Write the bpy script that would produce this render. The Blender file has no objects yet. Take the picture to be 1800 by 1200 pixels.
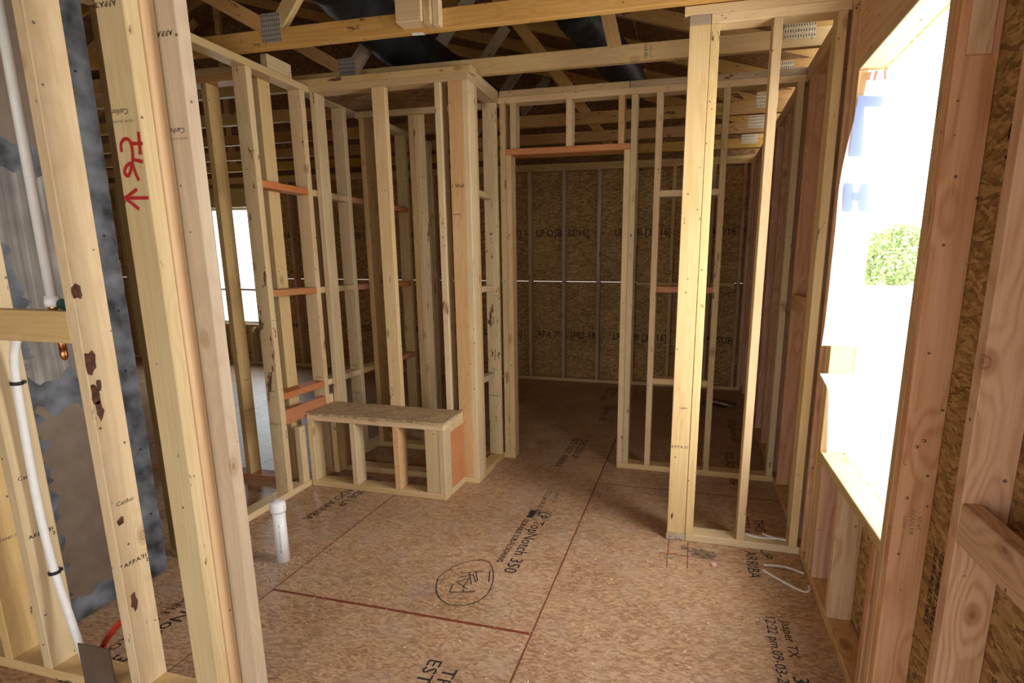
import bpy, bmesh, math, random
from mathutils import Matrix, Vector, Euler, noise as mnoise

sc = bpy.context.scene
col = sc.collection
rnd = random.Random(7)

# ------------------------------------------------------------------ camera
F_PX, CX, CY = 942.486, 977.88, 647.10          # 1800 x 1200 frame
CAM_Z = 1.40
cd = bpy.data.cameras.new('camera'); cam = bpy.data.objects.new('camera', cd); col.objects.link(cam)
cd.sensor_width = 36.0; cd.lens = F_PX * 36.0 / 1800.0
cd.shift_x = (900 - CX) / 1800.0; cd.shift_y = (CY - 600) / 1800.0
cd.clip_start = 0.05; cd.clip_end = 200
Rv = Vector((0.9702473, 0.2421134, 0.0011356)); Uv = Vector((-0.0482559, 0.1887805, 0.9808330)); Wv = Vector((-0.2372584, 0.9517053, -0.1948471))
cam.matrix_world = Matrix(((Rv.x, Uv.x, -Wv.x, 0), (Rv.y, Uv.y, -Wv.y, 0), (Rv.z, Uv.z, -Wv.z, CAM_Z), (0, 0, 0, 1)))
sc.camera = cam

# ------------------------------------------------------------------ world, light, exposure
wd = bpy.data.worlds.new('sky'); sc.world = wd; wd.use_nodes = True
bg = wd.node_tree.nodes['Background']; bg.inputs[0].default_value = (1.0, 0.985, 0.96, 1); bg.inputs[1].default_value = 4.6
SKY_STRENGTH = bg.inputs[1].default_value
sc.view_settings.view_transform = 'Standard'; sc.view_settings.look = 'None'
sc.view_settings.exposure = -0.08; sc.view_settings.gamma = 1.0
try: sc.view_settings.use_curve_mapping = False
except Exception: pass
sc.cycles.use_denoising = True
sc.cycles.max_bounces = 6; sc.cycles.diffuse_bounces = 4; sc.cycles.use_adaptive_sampling = True; sc.cycles.adaptive_threshold = 0.03; sc.cycles.transparent_max_bounces = 8

def area(name, loc, rot, sx, sy, power, color):
    l = bpy.data.lights.new(name, 'AREA'); l.shape = 'RECTANGLE'; l.size = sx; l.size_y = sy; l.energy = power; l.color = color
    o = bpy.data.objects.new(name, l); o.location = loc; o.rotation_euler = rot; col.objects.link(o); return o
# daylight pouring in through the rough window opening in the right-hand wall
area('opening_daylight', (0.95, 2.02, 1.42), (0, math.radians(90), 0), 1.5, 0.78, 44, (1.0, 0.965, 0.90))
# lamp outside an unseen window, added to this wall for light from the right
area('opening_daylight', (0.95, -0.70, 1.36), (0, math.radians(90), 0), 1.5, 1.30, 10, (1.0, 0.97, 0.92))
area('opening_daylight', (-5.9, 6.42, 1.33), (math.radians(-90), 0, 0), 0.9, 1.54, 45, (0.86, 0.93, 1.0))
def portal(name, loc, rot, sx, sy):
    o = area(name, loc, rot, sx, sy, 1.0, (1, 1, 1)); o.data.cycles.is_portal = True; return o
portal('sky_portal', (-0.90, -2.45, 1.05), (math.radians(90), 0, 0), 2.4, 2.05)
portal('sky_portal', (0.72, 2.02, 1.36), (0, math.radians(90), 0), 1.5, 0.78)
portal('sky_portal', (0.72, -0.70, 1.36), (0, math.radians(90), 0), 1.5, 1.30)
portal('sky_portal', (-5.9, 6.35, 1.33), (math.radians(-90), 0, 0), 0.9, 1.54)

# ------------------------------------------------------------------ material helpers
def nt(name):
    m = bpy.data.materials.new(name); m.use_nodes = True
    t = m.node_tree; return m, t, t.nodes['Principled BSDF']
def N(t, typ, **kw):
    n = t.nodes.new(typ)
    for k, v in kw.items():
        if k.startswith('i_'):
            n.inputs[int(k[2:])].default_value = v
        else: setattr(n, k, v)
    return n
def ramp(t, stops, interp='LINEAR'):
    r = N(t, 'ShaderNodeValToRGB'); e = r.color_ramp.elements; r.color_ramp.interpolation = interp
    while len(e) < len(stops): e.new(0.5)
    for i, (p, c) in enumerate(stops):
        e[i].position = p; e[i].color = (c[0], c[1], c[2], 1) if isinstance(c, (tuple, list)) else (c, c, c, 1)
    return r
def mixc(t, blend='MIX'):
    n = N(t, 'ShaderNodeMix'); n.data_type = 'RGBA'; n.blend_type = blend; return n   # in 0 fac, 6 A, 7 B, out 2
def math_(t, op, a=None, b=None):
    n = N(t, 'ShaderNodeMath'); n.operation = op
    for i, v in enumerate((a, b)):
        if v is None: continue
        if isinstance(v, (int, float)): n.inputs[i].default_value = v
        else: t.links.new(v, n.inputs[i])
    return n.outputs[0]

def wood(name, light, mid, dark, knot=(0.24, 0.115, 0.045), wane=0.0, waxcol=(0.10, 0.05, 0.03), grey=0.0, rough=0.62, knots=1.0, RING=0.11):
    m, t, b = nt(name); L = t.links.new
    tc = N(t, 'ShaderNodeTexCoord'); oi = N(t, 'ShaderNodeObjectInfo')
    off = N(t, 'ShaderNodeVectorMath', operation='SCALE'); off.inputs[0].default_value = (37.0, 19.0, 53.0); L(oi.outputs['Random'], off.inputs['Scale'])
    add = N(t, 'ShaderNodeVectorMath', operation='ADD'); L(tc.outputs['Object'], add.inputs[0]); L(off.outputs[0], add.inputs[1])
    # knots: sparse cells
    kp = N(t, 'ShaderNodeVectorMath', operation='MULTIPLY'); L(add.outputs[0], kp.inputs[0]); kp.inputs[1].default_value = (6.0, 6.0, 3.6)
    vo = N(t, 'ShaderNodeTexVoronoi'); vo.inputs['Scale'].default_value = 1.0; vo.inputs['Randomness'].default_value = 1.0; L(kp.outputs[0], vo.inputs['Vector'])
    kd = vo.outputs['Distance']
    # long grain: swirl round the knots
    near = N(t, 'ShaderNodeMapRange'); L(kd, near.inputs[0]); near.inputs[1].default_value = 0.0; near.inputs[2].default_value = 0.42; near.inputs[3].default_value = 0.22; near.inputs[4].default_value = 0.0
    gp = N(t, 'ShaderNodeVectorMath', operation='MULTIPLY'); L(add.outputs[0], gp.inputs[0]); gp.inputs[1].default_value = (9.0, 9.0, 0.55)
    n1 = N(t, 'ShaderNodeTexNoise'); n1.inputs['Scale'].default_value = 1.0; n1.inputs['Detail'].default_value = 2.0; n1.inputs['Distortion'].default_value = 0.3; L(gp.outputs[0], n1.inputs['Vector'])
    ringv = math_(t, 'ADD', n1.outputs['Fac'], near.outputs[0])
    ring = math_(t, 'SINE', math_(t, 'MULTIPLY', ringv, 62.0))
    ring = math_(t, 'ADD', math_(t, 'MULTIPLY', ring, 0.5), 0.5)
    ring = math_(t, 'POWER', ring, 1.6)
    fp = N(t, 'ShaderNodeVectorMath', operation='MULTIPLY'); L(add.outputs[0], fp.inputs[0]); fp.inputs[1].default_value = (190.0, 190.0, 5.0)
    n2 = N(t, 'ShaderNodeTexNoise'); n2.inputs['Scale'].default_value = 1.0; n2.inputs['Detail'].default_value = 3.0; L(fp.outputs[0], n2.inputs['Vector'])
    bp = N(t, 'ShaderNodeVectorMath', operation='MULTIPLY'); L(add.outputs[0], bp.inputs[0]); bp.inputs[1].default_value = (7.0, 7.0, 2.2)
    n3 = N(t, 'ShaderNodeTexNoise'); n3.inputs['Scale'].default_value = 1.0; n3.inputs['Detail'].default_value = 4.0; L(bp.outputs[0], n3.inputs['Vector'])
    v = math_(t, 'ADD', math_(t, 'MULTIPLY', ring, RING), math_(t, 'MULTIPLY', n2.outputs['Fac'], 0.40))
    v = math_(t, 'ADD', v, math_(t, 'MULTIPLY', n3.outputs['Fac'], 0.50))
    cr = ramp(t, [(0.30, light), (0.62, mid), (0.95, dark)]); L(v, cr.inputs[0])
    # knot colour
    kr = ramp(t, [(0.0, 1.0), (0.028, 0.75), (0.042, 0.45), (0.055, 0.9), (0.075, 0.35), (0.095, 0.45), (0.14, 0.0)]); L(kd, kr.inputs[0])
    km = mixc(t); L(math_(t, 'MULTIPLY', kr.outputs[0], 0.85 * knots), km.inputs[0]); L(cr.outputs[0], km.inputs[6]); km.inputs[7].default_value = (*knot, 1)
    out = km.outputs[2]
    # per-board tone
    hs = N(t, 'ShaderNodeHueSaturation'); L(out, hs.inputs['Color'])
    r1 = N(t, 'ShaderNodeMapRange'); L(oi.outputs['Random'], r1.inputs[0]); r1.inputs[3].default_value = 0.82; r1.inputs[4].default_value = 1.06; L(r1.outputs[0], hs.inputs['Value'])
    r2m = math_(t, 'FRACT', math_(t, 'MULTIPLY', oi.outputs['Random'], 17.3))
    r2 = N(t, 'ShaderNodeMapRange'); L(r2m, r2.inputs[0]); r2.inputs[3].default_value = 0.96; r2.inputs[4].default_value = 1.20; L(r2.outputs[0], hs.inputs['Saturation'])
    r3m = math_(t, 'FRACT', math_(t, 'MULTIPLY', oi.outputs['Random'], 41.7))
    r3 = N(t, 'ShaderNodeMapRange'); L(r3m, r3.inputs[0]); r3.inputs[3].default_value = 0.495; r3.inputs[4].default_value = 0.506; L(r3.outputs[0], hs.inputs['Hue'])
    out = hs.outputs['Color']
    # nail heads / dirt specks
    dp = N(t, 'ShaderNodeTexVoronoi'); dp.inputs['Scale'].default_value = 16.0; L(add.outputs[0], dp.inputs['Vector'])
    dr = ramp(t, [(0.0, 0.8), (0.055, 0.8), (0.075, 0.0)]); L(dp.outputs['Distance'], dr.inputs[0])
    dm = mixc(t); L(dr.outputs[0], dm.inputs[0]); L(out, dm.inputs[6]); dm.inputs[7].default_value = (0.05, 0.035, 0.03, 1); out = dm.outputs[2]
    if wane > 0:
        wp = N(t, 'ShaderNodeVectorMath', operation='MULTIPLY'); L(add.outputs[0], wp.inputs[0]); wp.inputs[1].default_value = (22.0, 22.0, 6.0)
        wn = N(t, 'ShaderNodeTexNoise'); wn.inputs['Scale'].default_value = 1.0; wn.inputs['Detail'].default_value = 5.0; wn.inputs['Roughness'].default_value = 0.7; L(wp.outputs[0], wn.inputs['Vector'])
        wr = ramp(t, [(0.66 - 0.09 * wane, 0.0), (0.69 - 0.09 * wane, 1.0)]); L(wn.outputs['Fac'], wr.inputs[0])
        wm = mixc(t); L(wr.outputs[0], wm.inputs[0]); L(out, wm.inputs[6]); wm.inputs[7].default_value = (*waxcol, 1); out = wm.outputs[2]
    if grey > 0:
        gm = mixc(t); gr = ramp(t, [(0.42, 0.0), (0.60, grey)]); L(n3.outputs['Fac'], gr.inputs[0]); L(gr.outputs[0], gm.inputs[0]); L(out, gm.inputs[6]); gm.inputs[7].default_value = (0.22, 0.20, 0.18, 1); out = gm.outputs[2]
    L(out, b.inputs['Base Color']); b.inputs['Roughness'].default_value = rough; b.inputs['Specular IOR Level'].default_value = 0.28
    return m

SPRUCE = wood('spruce_pale', (0.73, 0.58, 0.365), (0.615, 0.46, 0.265), (0.43, 0.29, 0.15), wane=0.02)
SPRUCE_B = wood('spruce_yellow', (0.69, 0.525, 0.305), (0.58, 0.415, 0.22), (0.40, 0.26, 0.12), wane=0.1)
PEACH = wood('pine_peach', (0.74, 0.53, 0.32), (0.63, 0.42, 0.23), (0.48, 0.31, 0.17))
WANEY = wood('spruce_waney', (0.72, 0.57, 0.36), (0.61, 0.455, 0.265), (0.40, 0.27, 0.145), wane=0.55, waxcol=(0.16, 0.075, 0.045))
GREYW = wood('spruce_greyed', (0.60, 0.50, 0.37), (0.50, 0.40, 0.28), (0.33, 0.25, 0.17), wane=0.4, grey=0.5)
MAUVE = wood('spruce_mauve', (0.66, 0.55, 0.43), (0.56, 0.44, 0.34), (0.42, 0.31, 0.22))
ORANGE = wood('pine_orange', (0.70, 0.44, 0.24), (0.60, 0.35, 0.18), (0.42, 0.22, 0.10))
FIR = wood('fir_pink', (0.78, 0.51, 0.345), (0.66, 0.385, 0.24), (0.42, 0.21, 0.12), knot=(0.24, 0.09, 0.04), RING=0.24)
FIR_TAN = wood('fir_tan', (0.80, 0.57, 0.36), (0.70, 0.45, 0.265), (0.46, 0.27, 0.14), knot=(0.25, 0.10, 0.045), RING=0.24)
RED = wood('fir_red', (0.60, 0.30, 0.17), (0.50, 0.22, 0.115), (0.34, 0.125, 0.06), knots=0.4)
TRUSS = wood('truss_timber', (0.64, 0.42, 0.20), (0.51, 0.305, 0.13), (0.33, 0.18, 0.07), wane=0.3)

def osb(name, light, mid, dark, flake=1.0, red_edge=None, dust=0.0, size=None, rough=0.7):
    m, t, b = nt(name); L = t.links.new
    tc = N(t, 'ShaderNodeTexCoord'); oi = N(t, 'ShaderNodeObjectInfo')
    off = N(t, 'ShaderNodeVectorMath', operation='SCALE'); off.inputs[0].default_value = (31.0, 17.0, 0.0); L(oi.outputs['Random'], off.inputs['Scale'])
    add = N(t, 'ShaderNodeVectorMath', operation='ADD'); L(tc.outputs['Object'], add.inputs[0]); L(off.outputs[0], add.inputs[1])
    wn = N(t, 'ShaderNodeTexNoise'); wn.inputs['Scale'].default_value = 9.0; wn.inputs['Detail'].default_value = 2.0; L(add.outputs[0], wn.inputs['Vector'])
    ws = N(t, 'ShaderNodeVectorMath', operation='SCALE'); L(wn.outputs['Color'], ws.inputs[0]); ws.inputs['Scale'].default_value = 0.03
    wadd = N(t, 'ShaderNodeVectorMath', operation='ADD'); L(add.outputs[0], wadd.inputs[0]); L(ws.outputs[0], wadd.inputs[1])
    outs = []
    for ang, sx, sy in ((0.35, 16, 62), (-0.5, 20, 74), (1.25, 70, 18), (0.05, 34, 120)):
        mp = N(t, 'ShaderNodeMapping'); mp.inputs['Rotation'].default_value = (0, 0, ang); L(wadd.outputs[0], mp.inputs['Vector'])
        mu = N(t, 'ShaderNodeVectorMath', operation='MULTIPLY'); L(mp.outputs[0], mu.inputs[0]); mu.inputs[1].default_value = (sx * flake, sy * flake, 1.0)
        vo = N(t, 'ShaderNodeTexVoronoi'); vo.voronoi_dimensions = '2D'; vo.inputs['Scale'].default_value = 1.0; L(mu.outputs[0], vo.inputs['Vector'])
        sp = N(t, 'ShaderNodeSeparateColor'); L(vo.outputs['Color'], sp.inputs[0]); outs.append((sp.outputs[0], sp.outputs[1], vo.outputs['Distance']))
    # the flake on top wins where its own random height is largest
    a = mixc(t); L(math_(t, 'GREATER_THAN', outs[0][1], outs[1][1]), a.inputs[0]); L(outs[1][0], a.inputs[6]); L(outs[0][0], a.inputs[7])
    c = mixc(t); L(math_(t, 'GREATER_THAN', outs[2][1], 0.62), c.inputs[0]); L(a.outputs[2], c.inputs[6]); L(outs[2][0], c.inputs[7])
    d = mixc(t); L(math_(t, 'GREATER_THAN', outs[3][1], 0.6), d.inputs[0]); L(c.outputs[2], d.inputs[6]); L(outs[3][0], d.inputs[7])
    fn = N(t, 'ShaderNodeTexNoise'); fn.inputs['Scale'].default_value = 160.0; fn.inputs['Detail'].default_value = 2.0; L(add.outputs[0], fn.inputs['Vector'])
    bn = N(t, 'ShaderNodeTexNoise'); bn.inputs['Scale'].default_value = 2.2; bn.inputs['Detail'].default_value = 4.0; L(add.outputs[0], bn.inputs['Vector'])
    sep = N(t, 'ShaderNodeSeparateColor'); L(d.outputs[2], sep.inputs[0])
    v = math_(t, 'ADD', math_(t, 'MULTIPLY', sep.outputs[0], 0.62), math_(t, 'MULTIPLY', fn.outputs['Fac'], 0.34))
    v = math_(t, 'ADD', v, math_(t, 'MULTIPLY', math_(t, 'SUBTRACT', bn.outputs['Fac'], 0.5), 0.5))
    cr = ramp(t, [(0.12, dark), (0.48, mid), (0.92, light)]); L(v, cr.inputs[0]); out = cr.outputs[0]
    if dust > 0:
        dn = N(t, 'ShaderNodeTexNoise'); dn.inputs['Scale'].default_value = 5.5; dn.inputs['Detail'].default_value = 6.0; dn.inputs['Roughness'].default_value = 0.65; L(add.outputs[0], dn.inputs['Vector'])
        dr = ramp(t, [(0.45, 0.0), (0.75, dust)]); L(dn.outputs['Fac'], dr.inputs[0])
        dm = mixc(t); L(dr.outputs[0], dm.inputs[0]); L(out, dm.inputs[6]); dm.inputs[7].default_value = (0.46, 0.38, 0.33, 1); out = dm.outputs[2]
        sn = N(t, 'ShaderNodeTexNoise'); sn.inputs['Scale'].default_value = 3.1; sn.inputs['Detail'].default_value = 5.0; L(wadd.outputs[0], sn.inputs['Vector'])
        sr = ramp(t, [(0.62, 0.0), (0.74, 0.45)]); L(sn.outputs['Fac'], sr.inputs[0])
        sm = mixc(t); L(sr.outputs[0], sm.inputs[0]); L(out, sm.inputs[6]); sm.inputs[7].default_value = (0.12, 0.08, 0.06, 1); out = sm.outputs[2]
    if red_edge and size:
        sx = N(t, 'ShaderNodeSeparateXYZ'); L(tc.outputs['Object'], sx.inputs[0])
        ax = math_(t, 'ABSOLUTE', sx.outputs[0]); ay = math_(t, 'ABSOLUTE', sx.outputs[1])
        jit = math_(t, 'MULTIPLY', math_(t, 'SUBTRACT', wn.outputs['Fac'], 0.5), 0.006)
        ex = math_(t, 'GREATER_THAN', math_(t, 'ADD', ax, jit), size[0] / 2 - 0.0035)
        ey = math_(t, 'GREATER_THAN', math_(t, 'ADD', ay, jit), size[1] / 2 - 0.0050)
        e = math_(t, 'MAXIMUM', ex, ey)
        em = mixc(t); L(math_(t, 'MULTIPLY', e, 0.8), em.inputs[0]); L(out, em.inputs[6]); em.inputs[7].default_value = (*red_edge, 1); out = em.outputs[2]
    L(out, b.inputs['Base Color']); b.inputs['Roughness'].default_value = rough; b.inputs['Specular IOR Level'].default_value = 0.3
    return m
SEAM_W, SEAM_L, GAP = 1.172, 2.43, 0.0016
FLOOR_OSB = osb('floor_osb', (0.62, 0.42, 0.255), (0.44, 0.265, 0.15), (0.25, 0.135, 0.07), red_edge=(0.20, 0.045, 0.025), dust=0.42, size=(SEAM_W - GAP, SEAM_L - GAP), flake=1.75, rough=0.45)
WALL_OSB = osb('wall_osb', (0.64, 0.44, 0.20), (0.42, 0.255, 0.095), (0.19, 0.10, 0.035), flake=1.15)
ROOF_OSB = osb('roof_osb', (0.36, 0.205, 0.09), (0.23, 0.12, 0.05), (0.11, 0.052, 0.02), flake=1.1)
BENCH_OSB = osb('bench_osb', (0.62, 0.48, 0.30), (0.46, 0.33, 0.19), (0.27, 0.17, 0.085), flake=1.3)

def plain(name, colr, rough=0.5, metal=0.0, spec=0.4, emis=None, noise=0.0, nscale=30.0):
    m, t, b = nt(name)
    b.inputs['Base Color'].default_value = (*colr, 1); b.inputs['Roughness'].default_value = rough; b.inputs['Metallic'].default_value = metal
    b.inputs['Specular IOR Level'].default_value = spec
    if noise > 0:
        L = t.links.new
        tc = N(t, 'ShaderNodeTexCoord'); n = N(t, 'ShaderNodeTexNoise'); n.inputs['Scale'].default_value = nscale; n.inputs['Detail'].default_value = 5.0; L(tc.outputs['Object'], n.inputs['Vector'])
        r = ramp(t, [(0.3, [c * (1 - noise) for c in colr]), (0.7, [min(1, c * (1 + noise)) for c in colr])]); L(n.outputs['Fac'], r.inputs[0]); L(r.outputs[0], b.inputs['Base Color'])
    return m
INK = plain('stamp_ink', (0.035, 0.030, 0.030), 0.8, spec=0.1)
INK_PALE = plain('stamp_ink_faded', (0.16, 0.13, 0.10), 0.8, spec=0.1)
MARK_RED = plain('red_marker', (0.42, 0.02, 0.02), 0.6)
MARK_BLACK = plain('black_marker', (0.03, 0.03, 0.03), 0.7)
CHALK = plain('red_chalk', (0.21, 0.05, 0.03), 0.9, spec=0.05, noise=0.3, nscale=60)
PVC = plain('white_pvc', (0.80, 0.81, 0.83), 0.35, noise=0.05)
PEX = plain('white_pex', (0.78, 0.78, 0.78), 0.4, noise=0.05)
PEXRED = plain('red_pex', (0.42, 0.035, 0.015), 0.4, noise=0.1)
BLACKP = plain('black_plastic', (0.012, 0.012, 0.014), 0.4)
GREENP = plain('dark_green_valve', (0.01, 0.05, 0.045), 0.45, noise=0.2)
COPPER = plain('copper', (0.62, 0.25, 0.10), 0.3, metal=1.0, noise=0.15)
BRASS = plain('brass', (0.55, 0.38, 0.18), 0.35, metal=1.0, noise=0.1)
STEEL = plain('galvanised_steel', (0.46, 0.45, 0.44), 0.42, metal=0.85, noise=0.18, nscale=45)
STEEL_DK = plain('brown_sheet_steel', (0.20, 0.155, 0.12), 0.5, metal=0.5, noise=0.12, nscale=14)
NAILPLATE = plain('truss_plate_steel', (0.42, 0.40, 0.37), 0.55, metal=0.3, noise=0.35, nscale=220)
NAILPLATE_BR = plain('truss_plate_bright', (0.70, 0.63, 0.46), 0.4, metal=0.6, noise=0.35, nscale=160)
SLOT = plain('slot_shadow_steel', (0.09, 0.085, 0.08), 0.7)
DUCTBLK = plain('black_duct_jacket', (0.012, 0.013, 0.016), 0.5, noise=0.4, nscale=12)
MASTIC = plain('grey_mastic', (0.105, 0.115, 0.135), 0.5, noise=0.8, nscale=11)
PAPER = plain('white_paper', (0.8, 0.8, 0.78), 0.7, noise=0.05)
VINYL = plain('white_vinyl', (0.8, 0.82, 0.84), 0.4, noise=0.04)
GROUND = plain('pale_dry_ground', (0.72, 0.68, 0.60), 0.9, noise=0.15, nscale=3)
FENCE = plain('yellowish_fence_wood', (0.62, 0.48, 0.30), 0.8, noise=0.2, nscale=8)  # even yellowish wood colour of the fence
LEAF = plain('shrub_leaf', (0.50, 0.62, 0.30), 0.6, noise=0.4, nscale=9)
STEM = plain('shrub_stem', (0.25, 0.18, 0.10), 0.8, noise=0.3)
EARTH = plain('crawlspace_dark', (0.05, 0.03, 0.02), 0.95, noise=0.3)
SIDING = plain('pale_siding', (0.80, 0.80, 0.78), 0.8, noise=0.06)

def ribbed():
    m, t, b = nt('grey_ribbed_liner'); L = t.links.new
    tc = N(t, 'ShaderNodeTexCoord')
    s = N(t, 'ShaderNodeVectorMath', operation='MULTIPLY'); L(tc.outputs['Object'], s.inputs[0]); s.inputs[1].default_value = (40.0, 60.0, 1.2)
    n = N(t, 'ShaderNodeTexNoise'); n.inputs['Scale'].default_value = 1.0; n.inputs['Detail'].default_value = 3.0; L(s.outputs[0], n.inputs['Vector'])
    n2 = N(t, 'ShaderNodeTexNoise'); n2.inputs['Scale'].default_value = 7.0; n2.inputs['Detail'].default_value = 5.0; L(tc.outputs['Object'], n2.inputs['Vector'])
    v = math_(t, 'ADD', math_(t, 'MULTIPLY', n.outputs['Fac'], 0.6), math_(t, 'MULTIPLY', n2.outputs['Fac'], 0.5))
    r = ramp(t, [(0.38, (0.11, 0.105, 0.10)), (0.56, (0.20, 0.185, 0.165)), (0.74, (0.36, 0.35, 0.33))]); L(v, r.inputs[0]); L(r.outputs[0], b.inputs['Base Color'])
    b.inputs['Roughness'].default_value = 0.55; b.inputs['Metallic'].default_value = 0.25
    return m
RIBBED = ribbed()

def wrapmat():
    m, t, b = nt('house_wrap_film'); L = t.links.new
    tc = N(t, 'ShaderNodeTexCoord'); n = N(t, 'ShaderNodeTexNoise'); n.inputs['Scale'].default_value = 20.0; L(tc.outputs['Object'], n.inputs['Vector'])
    r = ramp(t, [(0.3, (0.80, 0.82, 0.86)), (0.7, (0.9, 0.91, 0.94))]); L(n.outputs['Fac'], r.inputs[0]); L(r.outputs[0], b.inputs['Base Color'])
    b.inputs['Roughness'].default_value = 0.5
    tr = N(t, 'ShaderNodeBsdfTranslucent'); L(r.outputs[0], tr.inputs[0])
    mx = N(t, 'ShaderNodeMixShader'); mx.inputs[0].default_value = 0.5; L(b.outputs[0], mx.inputs[1]); L(tr.outputs[0], mx.inputs[2])
    L(mx.outputs[0], t.nodes['Material Output'].inputs[0]); return m
WRAP = wrapmat()
def inkfilm(name, colr):
    m, t, b = nt(name); L = t.links.new
    b.inputs['Base Color'].default_value = (*colr, 1); b.inputs['Roughness'].default_value = 0.5
    tr = N(t, 'ShaderNodeBsdfTranslucent'); tr.inputs[0].default_value = (*colr, 1)
    mx = N(t, 'ShaderNodeMixShader'); mx.inputs[0].default_value = 0.5; L(b.outputs[0], mx.inputs[1]); L(tr.outputs[0], mx.inputs[2])
    L(mx.outputs[0], t.nodes['Material Output'].inputs[0]); return m
WRAP_BLUE = inkfilm('wrap_blue_print', (0.16, 0.22, 0.55)); WRAP_RED = inkfilm('wrap_red_print', (0.7, 0.12, 0.08))
def glassmat():
    m, t, b = nt('window_glass'); L = t.links.new
    g = N(t, 'ShaderNodeBsdfGlossy'); g.inputs['Roughness'].default_value = 0.02
    tr = N(t, 'ShaderNodeBsdfTransparent'); tr.inputs[0].default_value = (0.95, 0.97, 0.97, 1)
    mx = N(t, 'ShaderNodeMixShader'); mx.inputs[0].default_value = 0.06; L(tr.outputs[0], mx.inputs[1]); L(g.outputs[0], mx.inputs[2])
    L(mx.outputs[0], t.nodes['Material Output'].inputs[0]); return m
GLASS = glassmat()

# ------------------------------------------------------------------ object helpers
WM = {}
def link(o, M, parent=None):
    col.objects.link(o); WM[o.name] = M.copy()
    if parent is not None:
        o.parent = parent; o.matrix_parent_inverse = WM[parent.name].inverted()
    o.matrix_basis = M
    return o
def tag(o, label=None, cat=None, group=None, kind=None):
    if label: o['label'] = label
    if cat: o['category'] = cat
    if group: o['group'] = group
    if kind: o['kind'] = kind
    return o
def empty(name, loc, label, cat, group=None, kind=None):
    o = bpy.data.objects.new(name, None); o.empty_display_size = 0.1
    link(o, Matrix.Translation(loc)); return tag(o, label, cat, group, kind)
def wall(name, loc, label): return empty(name, loc, label, 'wall', kind='structure')

BEVEL_CACHE = {}
def box_mesh(a, b, c, mat, bev):
    key = (round(a, 4), round(b, 4), round(c, 4), mat.name, bev)
    if key in BEVEL_CACHE: return BEVEL_CACHE[key]
    me = bpy.data.meshes.new('board'); bm = bmesh.new()
    bmesh.ops.create_cube(bm, size=1.0); bmesh.ops.scale(bm, vec=(a, b, c), verts=bm.verts)
    if bev > 0: bmesh.ops.bevel(bm, geom=list(bm.edges), offset=min(bev, 0.3 * min(a, b, c)), segments=1, affect='EDGES')
    bm.to_mesh(me); bm.free(); me.materials.append(mat); BEVEL_CACHE[key] = me; return me
PERM = {'z': Matrix(((1, 0, 0), (0, 1, 0), (0, 0, 1))), 'x': Matrix(((0, 0, 1), (1, 0, 0), (0, 1, 0))), 'y': Matrix(((0, 1, 0), (0, 0, 1), (1, 0, 0)))}
def board(name, x0, x1, y0, y1, z0, z1, mat, parent, bev=0.0025, jit=0.0):
    d = {'x': x1 - x0, 'y': y1 - y0, 'z': z1 - z0}; lg = max(d, key=lambda k: d[k])
    dims = {'z': (d['x'], d['y'], d['z']), 'x': (d['y'], d['z'], d['x']), 'y': (d['z'], d['x'], d['y'])}[lg]
    o = bpy.data.objects.new(name, box_mesh(*dims, mat, bev))
    M = Matrix.Translation(((x0 + x1) / 2, (y0 + y1) / 2, (z0 + z1) / 2)) @ PERM[lg].to_4x4()
    if jit: M = M @ Euler((rnd.uniform(-jit, jit), rnd.uniform(-jit, jit), 0)).to_matrix().to_4x4()
    return link(o, M, parent)
def beam(name, p, q, w, h, mat, parent, up=(0, 1, 0)):
    """rectangular timber from p to q; w measured along `up`, h across"""
    p, q = Vector(p), Vector(q); z = (q - p).normalized(); x = Vector(up); x = (x - z * x.dot(z)).normalized(); y = z.cross(x)
    o = bpy.data.objects.new(name, box_mesh(w, h, (q - p).length, mat, 0.0025))
    M = Matrix((( x.x, y.x, z.x, 0), (x.y, y.y, z.y, 0), (x.z, y.z, z.z, 0), (0, 0, 0, 1))); M.translation = (p + q) / 2
    return link(o, M, parent)
def panel(name, c, sx, sy, th, rot, mat, parent, bev=0.001):
    o = bpy.data.objects.new(name, box_mesh(sx, sy, th, mat, bev))
    return link(o, Matrix.Translation(c) @ Euler(rot).to_matrix().to_4x4(), parent)
def mesh_obj(name, verts, faces, mat, parent=None, loc=(0, 0, 0), smooth=False):
    me = bpy.data.meshes.new(name); me.from_pydata(verts, [], faces); me.update(); me.materials.append(mat)
    if smooth:
        for f in me.polygons: f.use_smooth = True
    o = bpy.data.objects.new(name, me); return link(o, Matrix.Translation(loc), parent)
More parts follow.
